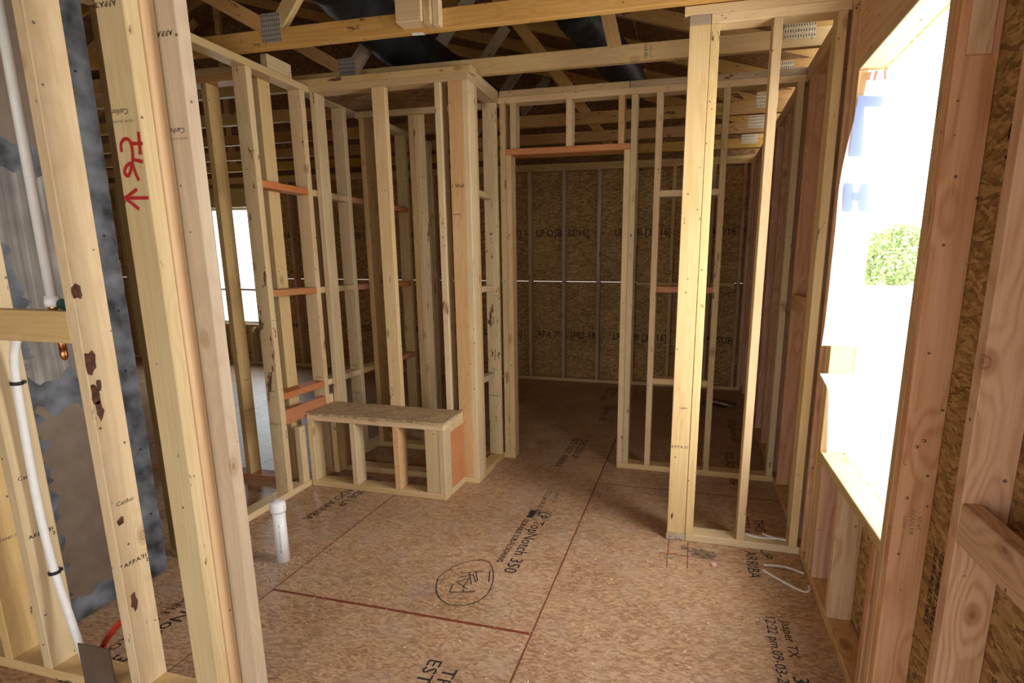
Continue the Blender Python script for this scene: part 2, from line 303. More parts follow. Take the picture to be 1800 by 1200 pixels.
def tube(name, pts, r, mat, parent=None, seg=12, smooth_path=True, cap=True):
    P = [Vector(p) for p in pts]
    if smooth_path and len(P) > 2:
        out = []
        for i in range(len(P) - 1):
            a = P[max(i - 1, 0)]; b = P[i]; c = P[i + 1]; d = P[min(i + 2, len(P) - 1)]
            for k in range(6):
                u = k / 6; out.append(0.5 * ((2 * b) + (c - a) * u + (2 * a - 5 * b + 4 * c - d) * u * u + (3 * b - a - 3 * c + d) * u ** 3))
        out.append(P[-1]); P = out
    o0 = P[0].copy(); vs, fs = [], []; ref = Vector((0.31, 0.17, 0.93)); rr = r if isinstance(r, (list, tuple)) else None
    for i, p in enumerate(P):
        tdir = (P[min(i + 1, len(P) - 1)] - P[max(i - 1, 0)]).normalized(); x = tdir.cross(ref)
        if x.length < 0.1: x = tdir.cross(Vector((1, 0, 0)))
        x.normalize(); y = tdir.cross(x); ri = rr[i] if rr else r
        for k in range(seg):
            a = 2 * math.pi * k / seg; vs.append(p - o0 + (x * math.cos(a) + y * math.sin(a)) * ri)
    for i in range(len(P) - 1):
        for k in range(seg): fs.append((i * seg + k, i * seg + (k + 1) % seg, (i + 1) * seg + (k + 1) % seg, (i + 1) * seg + k))
    if cap: fs.append(tuple(range(seg - 1, -1, -1))); fs.append(tuple(range((len(P) - 1) * seg, len(P) * seg)))
    return mesh_obj(name, vs, fs, mat, parent, o0, smooth=True)
def lathe(name, prof, loc, mat, parent=None, seg=28):
    vs, fs = [], []
    for r, z in prof:
        for k in range(seg): a = 2 * math.pi * k / seg; vs.append((r * math.cos(a), r * math.sin(a), z))
    for i in range(len(prof) - 1):
        for k in range(seg): fs.append((i * seg + k, i * seg + (k + 1) % seg, (i + 1) * seg + (k + 1) % seg, (i + 1) * seg + k))
    fs.append(tuple(range((len(prof) - 1) * seg, len(prof) * seg))); fs.append(tuple(range(seg - 1, -1, -1)))
    o = mesh_obj(name, vs, fs, mat, parent, loc, smooth=False)
    for f in o.data.polygons: f.use_smooth = len(f.vertices) == 4
    return o
FACE = {'-y': Euler((math.pi / 2, 0, 0)), '+x': Euler((math.pi / 2, 0, math.pi / 2)), '-x': Euler((math.pi / 2, 0, -math.pi / 2)), 'floor': Euler((0, 0, -math.pi / 2)), '+y': Euler((math.pi / 2, 0, math.pi))}
def text(name, s, loc, face, size, mat, parent, spin=0.0, sx=1.0, align='LEFT', bold=0.0):
    cu = bpy.data.curves.new(name, 'FONT'); cu.body = s; cu.size = size; cu.align_x = align; cu.align_y = 'CENTER'; cu.offset = bold; cu.resolution_u = 2; cu.fill_mode = 'FRONT'
    cu.materials.append(mat); o = bpy.data.objects.new(name, cu)
    M = Matrix.Translation(loc) @ FACE[face].to_matrix().to_4x4() @ Matrix.Rotation(spin, 4, 'Z') @ Matrix.Diagonal((sx, 1, 1, 1))
    return link(o, M, parent)
def strokes(name, lines, width, mat, parent, plane, off):
    """felt-pen strokes lying on a surface; plane 'xz' at y=off or 'xy' at z=off"""
    vs, fs = [], []
    for ln in lines:
        n0 = len(vs)
        for i, p in enumerate(ln):
            a = Vector(ln[max(i - 1, 0)]); b = Vector(ln[min(i + 1, len(ln) - 1)]); dv = (b - a).normalized(); nr = Vector((-dv.y, dv.x)) * width / 2
            q = Vector(p)
            if i == 0: q = q - dv * width * 0.4
            if i == len(ln) - 1: q = q + dv * width * 0.4
            for s in (1, -1):
                w = q + nr * s; e_ = 0.000005 * len(vs); vs.append((w.x, off - e_, w.y) if plane == 'xz' else (w.x, w.y, off + e_ * 0.3))
        for i in range(len(ln) - 1): fs.append((n0 + 2 * i, n0 + 2 * i + 1, n0 + 2 * i + 3, n0 + 2 * i + 2))
    return mesh_obj(name, vs, fs, mat, parent)
def catmull(pts, k=5):
    P = [Vector(p) for p in pts]; out = []
    for i in range(len(P) - 1):
        a = P[max(i - 1, 0)]; b = P[i]; c = P[i + 1]; d = P[min(i + 2, len(P) - 1)]
        for j in range(k):
            u = j / k; v = 0.5 * ((2 * b) + (c - a) * u + (2 * a - 5 * b + 4 * c - d) * u * u + (3 * b - a - 3 * c + d) * u ** 3); out.append((v.x, v.y))
    out.append((P[-1].x, P[-1].y)); return out

T, Wd = 0.038, 0.089                # two-by-four
ZP, ZT1, ZT2, ZT3 = 0.038, 0.394 + 2.0, 2.432, 2.47
XR = 0.573                          # inner face of the right wall
YD = 3.51                           # front face of the doorway wall
YF = 6.11                           # front face of the far wall
XL = -2.29                          # right face of the left wall
def stud_y(par, x, y0, mat, z0=ZP, z1=ZT1, name='stud', w=Wd, jit=0.0006):   # member of a wall that runs along x
    return board(name, x, x + T, y0, y0 + w, z0, z1, mat, par, jit=jit)
def stud_x(par, y, x0, mat, z0=ZP, z1=ZT1, name='stud', w=Wd, jit=0.0006):   # member of a wall that runs along y
    return board(name, x0, x0 + w, y, y + T, z0, z1, mat, par, jit=jit)
def stamp(par, loc, face, spin=0.0, s=1.0, mat=None, kind=0):
    mat = mat or INK
    if kind == 0: text('grade_stamp', "A.F.P.A.'31", loc, face, 0.017 * s, mat, par, spin, align='CENTER'); 
    elif kind == 1: text('grade_stamp', 'Canfor', loc, face, 0.012 * s, mat, par, spin, align='CENTER')
    else: text('grade_stamp', 'STAND 2', loc, face, 0.017 * s, mat, par, spin, align='CENTER')

# ------------------------------------------------------------------ floor
fl = empty('floor', (-1.1, 3.4, 0), 'brown oriented strand board subfloor with red sheet seams and black print', 'floor', kind='structure')
board('joist_void', -11.2, 0.70, -2.6, 6.3, -0.10, -0.022, EARTH, fl, bev=0)
FP = {}
def floor_panel(cx, y0, y1=None):
    y1 = y1 if y1 is not None else y0 + SEAM_L
    o = panel('floor_panel', (cx, (y0 + y1) / 2, -0.0095), SEAM_W - GAP, y1 - y0 - GAP, 0.019, (0, 0, 0), FLOOR_OSB, fl); return o
colx = [0.054 - SEAM_W * i for i in range(10)]
for i, cx in enumerate(colx):
    ys = (-1.64, 0.79, 3.22, 5.65) if i % 2 == 0 else (-3.12 + 2.43, 1.737, 4.167)
    for j, y0 in enumerate(ys):
        FP[(i, j)] = floor_panel(cx, y0, min(y0 + SEAM_L, 6.19))
def floor_print(par, x, y, big=True):
    """the sheet maker's print; reads towards -y, top of the letters towards +x"""
    text('printed_lettering', 'THIS SIDE UP', (x, y, 0.0009), 'floor', 0.075, INK, par, sx=0.95)
    text('printed_lettering', 'ESTE LADO ARRIBA', (x - 0.075, y + 0.02, 0.0009), 'floor', 0.075, INK, par, sx=0.95)
pc = FP[(1, 1)]
text('printed_lettering', 'Jasper TX', (-0.735, 3.02, 0.0009), 'floor', 0.040, INK_PALE, pc)
text('printed_lettering', '12:22 pm.09-03-2025', (-0.795, 3.03, 0.0009), 'floor', 0.045, INK, pc, sx=0.88)
text('printed_lettering', 'LP', (-0.752, 2.74, 0.0009), 'floor', 0.085, INK, pc, bold=0.001)
mesh_obj('printed_logo_bar', [(-0.835, 2.745, 0.0009), (-0.80, 2.745, 0.0009), (-0.80, 2.655, 0.0009), (-0.835, 2.655, 0.0009)], [(0, 1, 2, 3)], INK, pc)
strokes('printed_logo_box', [[(-0.71, 2.75), (-0.71, 2.64), (-0.795, 2.64), (-0.795, 2.75), (-0.71, 2.75)]], 0.004, INK, pc, 'xy', 0.0010)
text('printed_lettering', 'TopNotch 350', (-0.752, 2.63, 0.0009), 'floor', 0.088, INK, pc, sx=0.98)
text('printed_lettering', 'DURABLE SUB-FLOORING', (-0.825, 2.63, 0.0009), 'floor', 0.042, INK, pc, sx=0.92, bold=0.0006)
floor_print(pc, -0.77, 4.03)
text('printed_lettering', 'THIS SIDE UP', (-0.755, 1.50, 0.0009), 'floor', 0.075, INK, FP[(1, 0)])
text('printed_lettering', 'ESTE LADO ARRIBA', (-0.825, 1.53, 0.0009), 'floor', 0.075, INK, FP[(1, 0)])
pr_ = FP[(0, 1)]
floor_print(pr_, 0.415, 2.94)
text('printed_lettering', 'Jasper TX', (0.425, 2.06, 0.0009), 'floor', 0.052, INK, pr_)
text('printed_lettering', '12:22 pm.09-03-2025', (0.367, 2.08, 0.0009), 'floor', 0.056, INK, pr_, sx=0.92)
text('printed_lettering', '350', (0.425, 1.76, 0.0009), 'floor', 0.075, INK, pr_)
floor_print(FP[(2, 1)], -1.935, 2.93)
text('printed_lettering', 'LP TopNotch 350', (-1.93, 1.79, 0.0009), 'floor', 0.088, INK, FP[(2, 1)])
text('printed_lettering', 'DURABLE SUB-FLOORING', (-2.01, 1.70, 0.0009), 'floor', 0.05, INK, FP[(2, 1)])
text('printed_lettering', 'TopNotch 350', (-0.73, 5.1, 0.0009), 'floor', 0.085, INK, FP[(1, 2)])
text('printed_lettering', 'LP TopNotch 350', (0.40, 4.9, 0.0009), 'floor', 0.085, INK, FP[(0, 2)])
floor_print(FP[(0, 2)], 0.40, 4.0)
floor_print(FP[(1, 2)], -0.77, 5.9)
FAU = [[(-0.949, 1.91), (-0.844, 1.939)], [(-0.949, 1.91), (-0.961, 1.964)], [(-0.961, 1.964), (-0.951, 1.969)], [(-0.895, 1.923), (-0.907, 1.966)], [(-0.957, 1.982), (-0.907, 2.025)], [(-0.949, 1.985), (-0.884, 1.95)], [(-0.907, 2.025), (-0.91, 1.958)], [(-0.96, 2.019), (-0.904, 2.06)], [(-0.904, 2.06), (-0.867, 2.005)], [(-0.963, 2.057), (-0.867, 2.094)], [(-0.901, 2.086), (-0.865, 2.018)], [(-0.925, 2.067), (-0.882, 1.987)]]
CIR = [(-1.026, 1.936), (-1.044, 1.991), (-1.034, 2.048), (-1.001, 2.121), (-0.944, 2.169), (-0.892, 2.182), (-0.851, 2.15), (-0.816, 2.087), (-0.795, 2.023), (-0.786, 1.946), (-0.807, 1.88), (-0.851, 1.843), (-0.905, 1.829), (-0.957, 1.849), (-0.997, 1.886), (-1.026, 1.936), (-1.042, 1.984)]
strokes('handwritten_letters', FAU, 0.0042, MARK_BLACK, pc, 'xy', 0.0010)
strokes('handwritten_circle', [catmull(CIR), [(-0.841, 2.112), (-0.825, 2.06), (-0.812, 2.019)]], 0.0042, MARK_BLACK, pc, 'xy', 0.0011)
STAIN = plain('dark_floor_stain', (0.21, 0.135, 0.09), 0.75, noise=0.5, nscale=40); SCUFF = plain('pale_floor_scuff', (0.50, 0.36, 0.22), 0.8, noise=0.3, nscale=50)
def blot(par, cx, cy, rx, ry, seed, mat, z=0.0006, n=40):
    vs = [(cx, cy, z)]
    for i in range(n):
        a = 2 * math.pi * i / n; r_ = 0.75 + 0.45 * mnoise.noise(Vector((2.2 * math.cos(a), 2.2 * math.sin(a), seed))) + 0.30 * mnoise.noise(Vector((7 * math.cos(a), 7 * math.sin(a), seed)))
        vs.append((cx + rx * r_ * math.cos(a), cy + ry * r_ * math.sin(a), z))
    mesh_obj('floor_stain', vs, [(0, i + 1, (i + 1) % n + 1) for i in range(n)], mat, par)
blot(pr_, 0.115, 2.50, 0.085, 0.055, 1.0, STAIN); blot(pr_, 0.16, 2.545, 0.06, 0.022, 4.0, SCUFF, z=0.0008); blot(pr_, 0.03, 2.53, 0.03, 0.025, 9.0, STAIN)
def chalk(par, p, q, w): strokes('chalk_line', [[p, ((p[0] + q[0]) / 2, (p[1] + q[1]) / 2 + 0.001), q]], w, CHALK, par, 'xy', 0.0007)
chalk(pc, (-1.70, 1.742), (-0.545, 1.742), 0.009)
chalk(pr_, (-0.05, 2.60), (-0.05, 2.33), 0.004); chalk(pr_, (0.045, 2.60), (0.045, 2.35), 0.004)
chalk(pr_, (-0.09, 2.46), (0.56, 2.445), 0.004); chalk(pr_, (-0.46, 3.49), (-0.46, 3.36), 0.003)

# ------------------------------------------------------------------ right (outside) wall with the rough window opening
wr = wall('wall_right', (XR + 0.045, 2.4, 0), 'outside wall of pinkish fir studs with brown strand-board sheathing and an open window hole')
ZS, ZH, YW0, YW1 = 0.60, 2.11, 1.632, 2.411
board('bottom_plate', XR, XR + Wd, -2.3, 6.11, 0.0, ZP, FIR_TAN, wr)
board('top_plate', XR, XR + Wd, -2.3, 6.2, ZT1, ZT2, FIR_TAN, wr); board('top_plate', XR, XR + Wd, -2.3, 6.2, ZT2, ZT3, FIR_TAN, wr)
RS = {}
for y, m in ((-2.2, FIR), (-1.79, FIR), (-1.427, FIR), (0.005, FIR), (0.41, FIR_TAN), (0.815, FIR), (1.225, FIR), (1.556, FIR), (2.450, FIR_TAN), (2.566, FIR), (2.70, FIR), (2.965, FIR), (3.385, FIR), (3.602, FIR), (3.77, FIR), (4.18, FIR), (4.58, FIR), (4.99, FIR), (5.40, FIR), (5.80, FIR), (6.07, FIR)):
    RS[y] = stud_x(wr, y, XR, m)
stud_x(wr, 1.594, XR, FIR_TAN, z1=ZH, name='jack_stud'); stud_x(wr, YW1, XR, SPRUCE_B, z1=ZH, name='jack_stud')
for y, m in ((2.345, FIR), (2.065, FIR_TAN), (1.66, FIR)): stud_x(wr, y, XR, m, z1=ZS - T, name='cripple_stud')
board('window_sill', XR, XR + Wd, 1.594 + T, YW1, ZS - T, ZS, SPRUCE_B, wr)
board('header_plate', XR, XR + Wd, 1.556 + T, 2.45, ZH, ZH + T, SPRUCE_B, wr)
board('header_beam', XR, XR + T, 1.594, 2.45, ZH + T, ZH + 0.20, FIR_TAN, wr); board('header_beam', XR + Wd - T, XR + Wd, 1.594, 2.45, ZH + T, ZH + 0.20, FIR, wr)
board('header_plate', XR, XR + Wd, 1.594, 2.45, ZH + 0.20, ZH + 0.238, FIR_TAN, wr)
board('block', XR, XR + T, 0.815 + T, 1.225, 0.815, 0.904, FIR, wr)
board('block', XR + 0.045, XR + Wd, 2.604, 2.70, 1.19, 1.228, FIR_TAN, wr); board('block', XR, XR + T, 3.003, 3.385, 1.13, 1.219, FIR, wr)
for y0, y1, z0, z1 in ((-2.3, -1.352, -0.1, 1.18), (-2.3, -1.352, 1.183, 2.47), (-1.35, -0.05, -0.1, 0.595), (-1.35, -0.05, 2.112, 2.47), (-0.048, 0.14, -0.1, 1.18), (-0.048, 0.14, 1.183, 2.47), (0.143, YW0 - 0.002, -0.1, 1.075), (0.143, YW0 - 0.002, 1.0751, 2.47), (YW0 - 0.002, YW1 + 0.002, -0.1, ZS - 0.005), (YW0 - 0.002, YW1 + 0.002, ZH + 0.002, 2.47), (YW1 + 0.002, 4.0, -0.1, 1.18), (YW1 + 0.002, 4.0, 1.183, 2.47), (4.003, 6.2, -0.1, 1.18), (4.003, 6.2, 1.183, 2.47)):
    o = panel('sheathing_panel', (XR + Wd + 0.006, (y0 + y1) / 2, (z0 + z1) / 2), y1 - y0, z1 - z0, 0.011, (math.pi / 2, 0, math.pi / 2), WALL_OSB, wr)
    if (y0, z0) == (0.143, 1.0751):
        text('printed_lettering', 'LP', (XR + Wd - 0.001, 1.43, 1.66), '-x', 0.085, INK, o, spin=math.pi / 2, align='CENTER')
        text('printed_lettering', '7/16', (XR + Wd - 0.001, 1.35, 1.66), '-x', 0.05, INK, o, spin=math.pi / 2, align='CENTER')
    if (y0, z0) == (0.143, -0.1):
        for k in range(5): text('printed_lettering', 'STRUCT 24/16 PS2', (XR + Wd - 0.001, 1.50 - 0.035 * k, 0.55), '-x', 0.028, INK, o, spin=math.pi / 2, align='CENTER')
        for k in range(6): text('printed_lettering', 'SIZED FOR SPACING', (XR + Wd - 0.001, 1.175 - 0.035 * k, 0.42), '-x', 0.026, INK, o, spin=math.pi / 2, align='CENTER')
stud_x(wr, -1.389, XR, FIR, z1=ZH, name='jack_stud'); stud_x(wr, -0.048, XR, FIR, z1=ZH, name='jack_stud')  # framing of the unseen window opening added beside the camera for side light
for y in (-1.0, -0.6): stud_x(wr, y, XR, FIR, z1=ZS - T, name='cripple_stud')
board('window_sill', XR, XR + Wd, -1.35, -0.05, ZS - T, ZS, SPRUCE_B, wr); board('header_beam', XR, XR + Wd, -1.389, -0.01, ZH, ZH + 0.23, FIR_TAN, wr)
# print on the jamb stud, text runs up the stud on its face towards the room's near end
text('grade_stamp', 'DOUG FIR', (XR + 0.045, 1.5555, 0.70), '-y', 0.016, INK_PALE, RS[1.556], spin=-math.pi / 2, align='CENTER')
text('grade_stamp', 'KD HT', (XR + 0.062, 1.5555, 0.70), '-y', 0.013, INK_PALE, RS[1.556], spin=-math.pi / 2, align='CENTER')
text('grade_stamp', 'S-DRY', (XR + 0.026, 1.5555, 0.70), '-y', 0.013, INK_PALE, RS[1.556], spin=-math.pi / 2, align='CENTER')
for x_, z_ in ((XR + 0.031, 0.917), (XR + 0.046, 0.935), (XR + 0.024, 0.77)):
    n_ = lathe('screw_head', [(0.0045, 0), (0.0045, 0.002), (0.002, 0.003)], (0, 0, 0), BRASS, RS[1.556], seg=10); n_.matrix_basis = Matrix.Translation((x_, 1.5555, z_)) @ Euler((math.pi / 2, 0, 0)).to_matrix().to_4x4()
scabv = board('scab_board', XR + 0.018, XR + 0.07, 1.546, 1.5555, 1.87, 2.12, FIR_TAN, wr)

# ------------------------------------------------------------------ far wall (gable end) with a window to the left
wf = wall('wall_back', (-2.0, YF + 0.05, 0), 'far wall of open studs in front of dark printed strand board')
WX0, WX1, WZ0, WZ1 = -6.36, -5.45, 0.555, 2.10
board('bottom_plate', -10.9, XR, YF, YF + Wd, 0, ZP, SPRUCE_B, wf)
for za, zb in ((ZT1, ZT2), (ZT2, ZT3)): board('top_plate', -10.9, XR, YF, YF + Wd, za, zb, SPRUCE_B, wf)
xs = -1.862 - 0.4035 * 21
k = 0
while xs < XR - 0.1:
    if not (WX0 - 0.12 < xs < WX1 + 0.08):
        m = FIR if k % 5 == 3 else (MAUVE if k % 5 == 2 else SPRUCE_B)
        if abs(xs + 1.056) < 0.05: m = GREYW
        stud_y(wf, xs, YF, m)
    xs += 0.4035; k += 1
stud_y(wf, XR - T, YF, FIR); stud_y(wf, XR - 2 * T - 0.03, YF, FIR)
stud_y(wf, WX0 - T, YF, SPRUCE_B, name='jack_stud', z1=WZ1); stud_y(wf, WX1, YF, SPRUCE_B, name='jack_stud', z1=WZ1); stud_y(wf, WX0 - 2 * T, YF, SPRUCE_B); stud_y(wf, WX1 + T, YF, SPRUCE_B)
board('header_beam', WX0 - T, WX1 + T, YF, YF + Wd, WZ1, WZ1 + 0.235, SPRUCE_B, wf)
board('window_sill', WX0, WX1, YF, YF + Wd, WZ0 - T, WZ0, SPRUCE, wf)
for q in range(3): stud_y(wf, WX0 + 0.12 + 0.35 * q, YF, SPRUCE_B, z1=WZ0 - T, name='cripple_stud')
board('block', -0.60, 0.45, YF + 0.02, YF + Wd, 1.14, 1.178, SPRUCE_B, wf)
ysh = YF + Wd + 0.006
edges = [-10.9, -8.6, -6.402, -5.41, -3.6, -1.87, XR + 0.09]
for a, b_ in zip(edges[:-1], edges[1:]):
    if a == -6.402: segs = ((-0.1, WZ0 - 0.045), (WZ1 + 0.045, 2.47))
    elif a < -1.5: segs = ((-0.1, 1.172), (1.1738, 2.47))
    else: segs = ((-0.1, 1.172), (1.173, 2.47))
    for z0, z1 in segs:
        o = panel('sheathing_panel', ((a + b_) / 2, ysh, (z0 + z1) / 2), b_ - a - 0.002, z1 - z0, 0.011, (math.pi / 2, 0, 0), WALL_OSB, wf)
        if a > -6 and z1 - z0 > 1.0:
            zt = 1.72 if z0 > 1 else 0.54
            x = a + 0.08
            while x < b_ - 0.5:
                text('printed_lettering', rnd.choice(['LP OSB [32/16]', 'APA 7/16 [PS2-18]', 'EXPOSURE 1 [G]', 'THIS SIDE OUT']), (x, ysh - 0.0065, zt), '-y', 0.11, INK, o, sx=0.9); x += 0.92
gx = [-10.9, -8.0, -5.2, -2.6, XR + 0.09]
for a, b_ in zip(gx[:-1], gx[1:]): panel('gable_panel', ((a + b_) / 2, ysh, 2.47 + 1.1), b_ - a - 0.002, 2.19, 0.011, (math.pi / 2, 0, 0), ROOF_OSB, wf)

w1 = empty('window_1', ((WX0 + WX1) / 2, YF + 0.07, WZ0), 'bright vinyl window in the far wall seen between the studs', 'window', kind='structure')
for a, b_, c, d in ((WX0, WX0 + 0.035, WZ0, WZ1), (WX1 - 0.035, WX1, WZ0, WZ1), (WX0 + 0.035, WX1 - 0.035, WZ0, WZ0 + 0.035), (WX0 + 0.035, WX1 - 0.035, WZ1 - 0.035, WZ1)):
    board('window_frame', a, b_, YF + 0.05, YF + 0.12, c, d, VINYL, w1)
board('meeting_rail', WX0 + 0.035, WX1 - 0.035, YF + 0.06, YF + 0.10, 1.005, 1.035, VINYL, w1)
board('pane', WX0 + 0.035, WX1 - 0.035, YF + 0.075, YF + 0.079, WZ0 + 0.035, 1.005, GLASS, w1, bev=0); board('pane', WX0 + 0.035, WX1 - 0.035, YF + 0.085, YF + 0.089, 1.035, WZ1 - 0.035, GLASS, w1, bev=0)

wb = wall('wall_front', (-2.0, -2.35, 0), 'unseen sheathed wall behind the camera, its wide opening added to let in daylight')  # out of view; door-sized gap added so skylight reaches the room from behind
for x0, x1 in ((-10.9, -2.12), (0.32, XR)):
    board('bottom_plate', x0, x1, -2.40, -2.311, 0, ZP, SPRUCE_B, wb)
board('top_plate', -10.9, XR, -2.40, -2.311, ZT1, ZT3, SPRUCE_B, wb); board('header_beam', -2.16, 0.36, -2.40, -2.311, 2.08, 2.30, SPRUCE_B, wb)
for x in (-10.5, -9.9, -9.3, -8.7, -8.1, -7.5, -6.9, -6.3, -5.7, -5.1, -4.5, -3.9, -3.5, -2.9, -2.16, 0.32, 0.53): stud_y(wb, x, -2.40, SPRUCE_B)
for x0, x1, z0, z1 in ((-10.9, -8.0, -0.1, 2.47), (-8.0, -5.4, -0.1, 2.47), (-5.4, -2.12, -0.1, 2.47), (-2.12, 0.32, 2.09, 2.47), (0.32, 0.67, -0.1, 2.47), (-10.9, -5.2, 2.47, 4.7), (-5.2, 0.67, 2.47, 4.7)):
    panel('sheathing_panel', ((x0 + x1) / 2, -2.407, (z0 + z1) / 2), x1 - x0 - 0.002, z1 - z0, 0.011, (math.pi / 2, 0, 0), WALL_OSB, wb)

wo = wall('wall_outer', (-10.9, 2, 0), 'distant dark sheathed outer wall at the end of the house')
board('bottom_plate', -10.99, -10.9, -2.6, 6.1, 0, ZP, SPRUCE_B, wo); board('top_plate', -10.99, -10.9, -2.6, 6.1, ZT1, ZT3, SPRUCE_B, wo)
for i in range(14): stud_x(wo, -2.0 + 0.6 * i, -10.99, SPRUCE_B)
for i in range(4): panel('sheathing_panel', (-11.0, -1.4 + 2.44 * i, 1.2), 2.438, 2.6, 0.011, (math.pi / 2, 0, math.pi / 2), WALL_OSB, wo)

# ------------------------------------------------------------------ doorway wall (carries on behind the closet)
wdw = wall('wall_doorway', (-0.4, YD + 0.045, 0), 'interior stud wall with a framed doorway and a red header above it')
DX0, DX1 = -1.18, -0.445
board('bottom_plate', DX1, XR - 0.001, YD, YD + Wd, 0, ZP, SPRUCE, wdw); board('bottom_plate', XL, DX0, YD, YD + Wd, 0, ZP, SPRUCE_B, wdw)
board('top_plate', XL, XR - 0.001, YD, YD + Wd, ZT1, ZT2, SPRUCE, wdw)
board('top_plate', -1.255, -0.42, YD, YD + Wd, ZT2, ZT3, SPRUCE_B, wdw); board('top_plate', -0.418, XR - 0.001, YD, YD + Wd, ZT2, ZT3, GREYW, wdw); board('top_plate', XL, -1.35, YD, YD + Wd, ZT2, ZT3, SPRUCE_B, wdw)
stud_y(wdw, DX0 - T, YD, SPRUCE, z1=2.08, name='jack_stud'); stud_y(wdw, DX0 - 2 * T - 0.001, YD, WANEY)
stud_y(wdw, DX1, YD, SPRUCE, z1=2.08, name='jack_stud'); stud_y(wdw, DX1 + T + 0.001, YD, SPRUCE)
board('door_header', DX0 - T, DX1 + T, YD, YD + Wd, 2.08, 2.118, RED, wdw)
for x, m in ((DX0 - 0.005, SPRUCE), (-0.815, SPRUCE), (DX1 - T - 0.002, SPRUCE_B)): stud_y(wdw, x, YD, m, z0=2.118, name='cripple_stud')
for x, m in ((-0.2565, SPRUCE), (0.130, WANEY), (0.528, SPRUCE), (-2.285, SPRUCE_B), (-1.908, SPRUCE_B), (-1.868, WANEY), (-1.53, SPRUCE_B)): stud_y(wdw, x, YD, m)
for z, m in ((1.795, SPRUCE), (1.208, RED), (0.608, SPRUCE)): board('block', -0.2565 + T, 0.130, YD, YD + Wd, z, z + T, m, wdw)
board('ledger', XL + 0.0, -1.355, YD - 0.03, YD - 0.001, 2.362, 2.40, SPRUCE_B, wdw)

# ------------------------------------------------------------------ stub wall at the right
ws = wall('wall_stub', (0.25, 2.65, 0), 'short free-ended stud wall standing out from beside the window')
Y1 = 2.605
board('bottom_plate', 0.030, XR - 0.001, Y1, Y1 + Wd, 0, ZP, SPRUCE, ws)
eb = board('end_block', -0.066, 0.028, Y1 - 0.002, Y1 + Wd, 0, ZP, GREYW, ws)
for x, z in ((-0.045, 0.02), (-0.012, 0.014), (0.008, 0.012)):
    nl = lathe('nail_head', [(0.007, 0), (0.007, 0.003), (0.004, 0.004)], (0, 0, 0), STEEL, eb, seg=10)
    M = Matrix.Translation((x, Y1 - 0.0015, z)) @ Euler((math.pi / 2, 0, 0)).to_matrix().to_4x4(); nl.matrix_basis = M; WM[nl.name] = M
flat = board('stud', -0.062, 0.026, Y1, Y1 + T, ZP, ZT1 - 0.0, SPRUCE, ws)
flat2 = board('stud', -0.062, 0.026, Y1 + T + 0.001, Y1 + 2 * T, ZP, ZT1, SPRUCE_B, ws)
stamp(flat, (-0.018, Y1 - 0.0006, 0.50), '-y', s=1.1); stamp(flat, (-0.010, Y1 - 0.0006, 0.70), '-y', kind=1, s=1.2)
stud_y(ws, 0.028, Y1, SPRUCE); stud_y(ws, 0.278, Y1, SPRUCE); stud_y(ws, 0.522, Y1, SPRUCE)
board('plate_end_block', -0.062, 0.026, Y1 - 0.001, Y1 + Wd, ZT1, ZT2, GREYW, ws)
board('top_plate', 0.028, XR - 0.001, Y1, Y1 + Wd, ZT1, ZT2, SPRUCE, ws); board('top_plate', -0.085, XR - 0.001, Y1, Y1 + Wd, ZT2, ZT3, SPRUCE, ws)

# ------------------------------------------------------------------ left wall
wl = wall('wall_left', (XL - 0.045, 3.2, 0), 'left stud wall with rows of small red and pale blocks between studs')
XL0 = XL - Wd
board('bottom_plate', XL0, XL, 1.85, 4.62, 0, ZP, SPRUCE, wl); board('top_plate', XL0, XL, 1.80, 4.62, ZT1, ZT2, SPRUCE_B, wl)
LS = [1.85, 2.14, 2.54, 2.945, 3.345, 3.745, 4.14, 4.53, 4.575]
LO = [stud_x(wl, y, XL0, m) for y, m in zip(LS, (SPRUCE_B, SPRUCE, WANEY, SPRUCE, SPRUCE, SPRUCE_B, SPRUCE, SPRUCE_B, WANEY))]
for i, mats in ((2, (RED, RED, RED)), (3, (SPRUCE_B, SPRUCE, SPRUCE)), (4, (RED, RED, SPRUCE_B)), (5, (RED, RED, RED))):
    for z, m in zip((1.797, 1.203, 0.600), mats): board('block', XL0, XL, LS[i] + T, LS[i + 1], z, z + T, m, wl)
board('block', XL - T, XL, LS[2] + T, LS[3], 0.448, 0.537, RED, wl); board('block', XL - T, XL, LS[3] + T, 3.02, 0.448, 0.537, SPRUCE, wl)
board('short_stud', XL - 0.045, XL - 0.004, 2.682, 2.732, ZP, 0.40, SPRUCE, wl)
for i in (2, 3, 4): stamp(LO[i], (XL0 + 0.045, LS[i] - 0.0006, 0.66), '-y', kind=1, s=1.3, mat=INK); stamp(LO[i], (XL0 + 0.045, LS[i] - 0.0006, 0.46), '-y', kind=2, s=1.2, mat=INK_PALE)
scr = board('lumber_offcut', XL0 + 0.01, XL - 0.035, 2.74, 2.93, ZT2 + 0.0005, ZT2 + 0.089, SPRUCE, None)
tag(scr, 'short pale lumber offcut lying on top of the left wall plate', 'offcut')

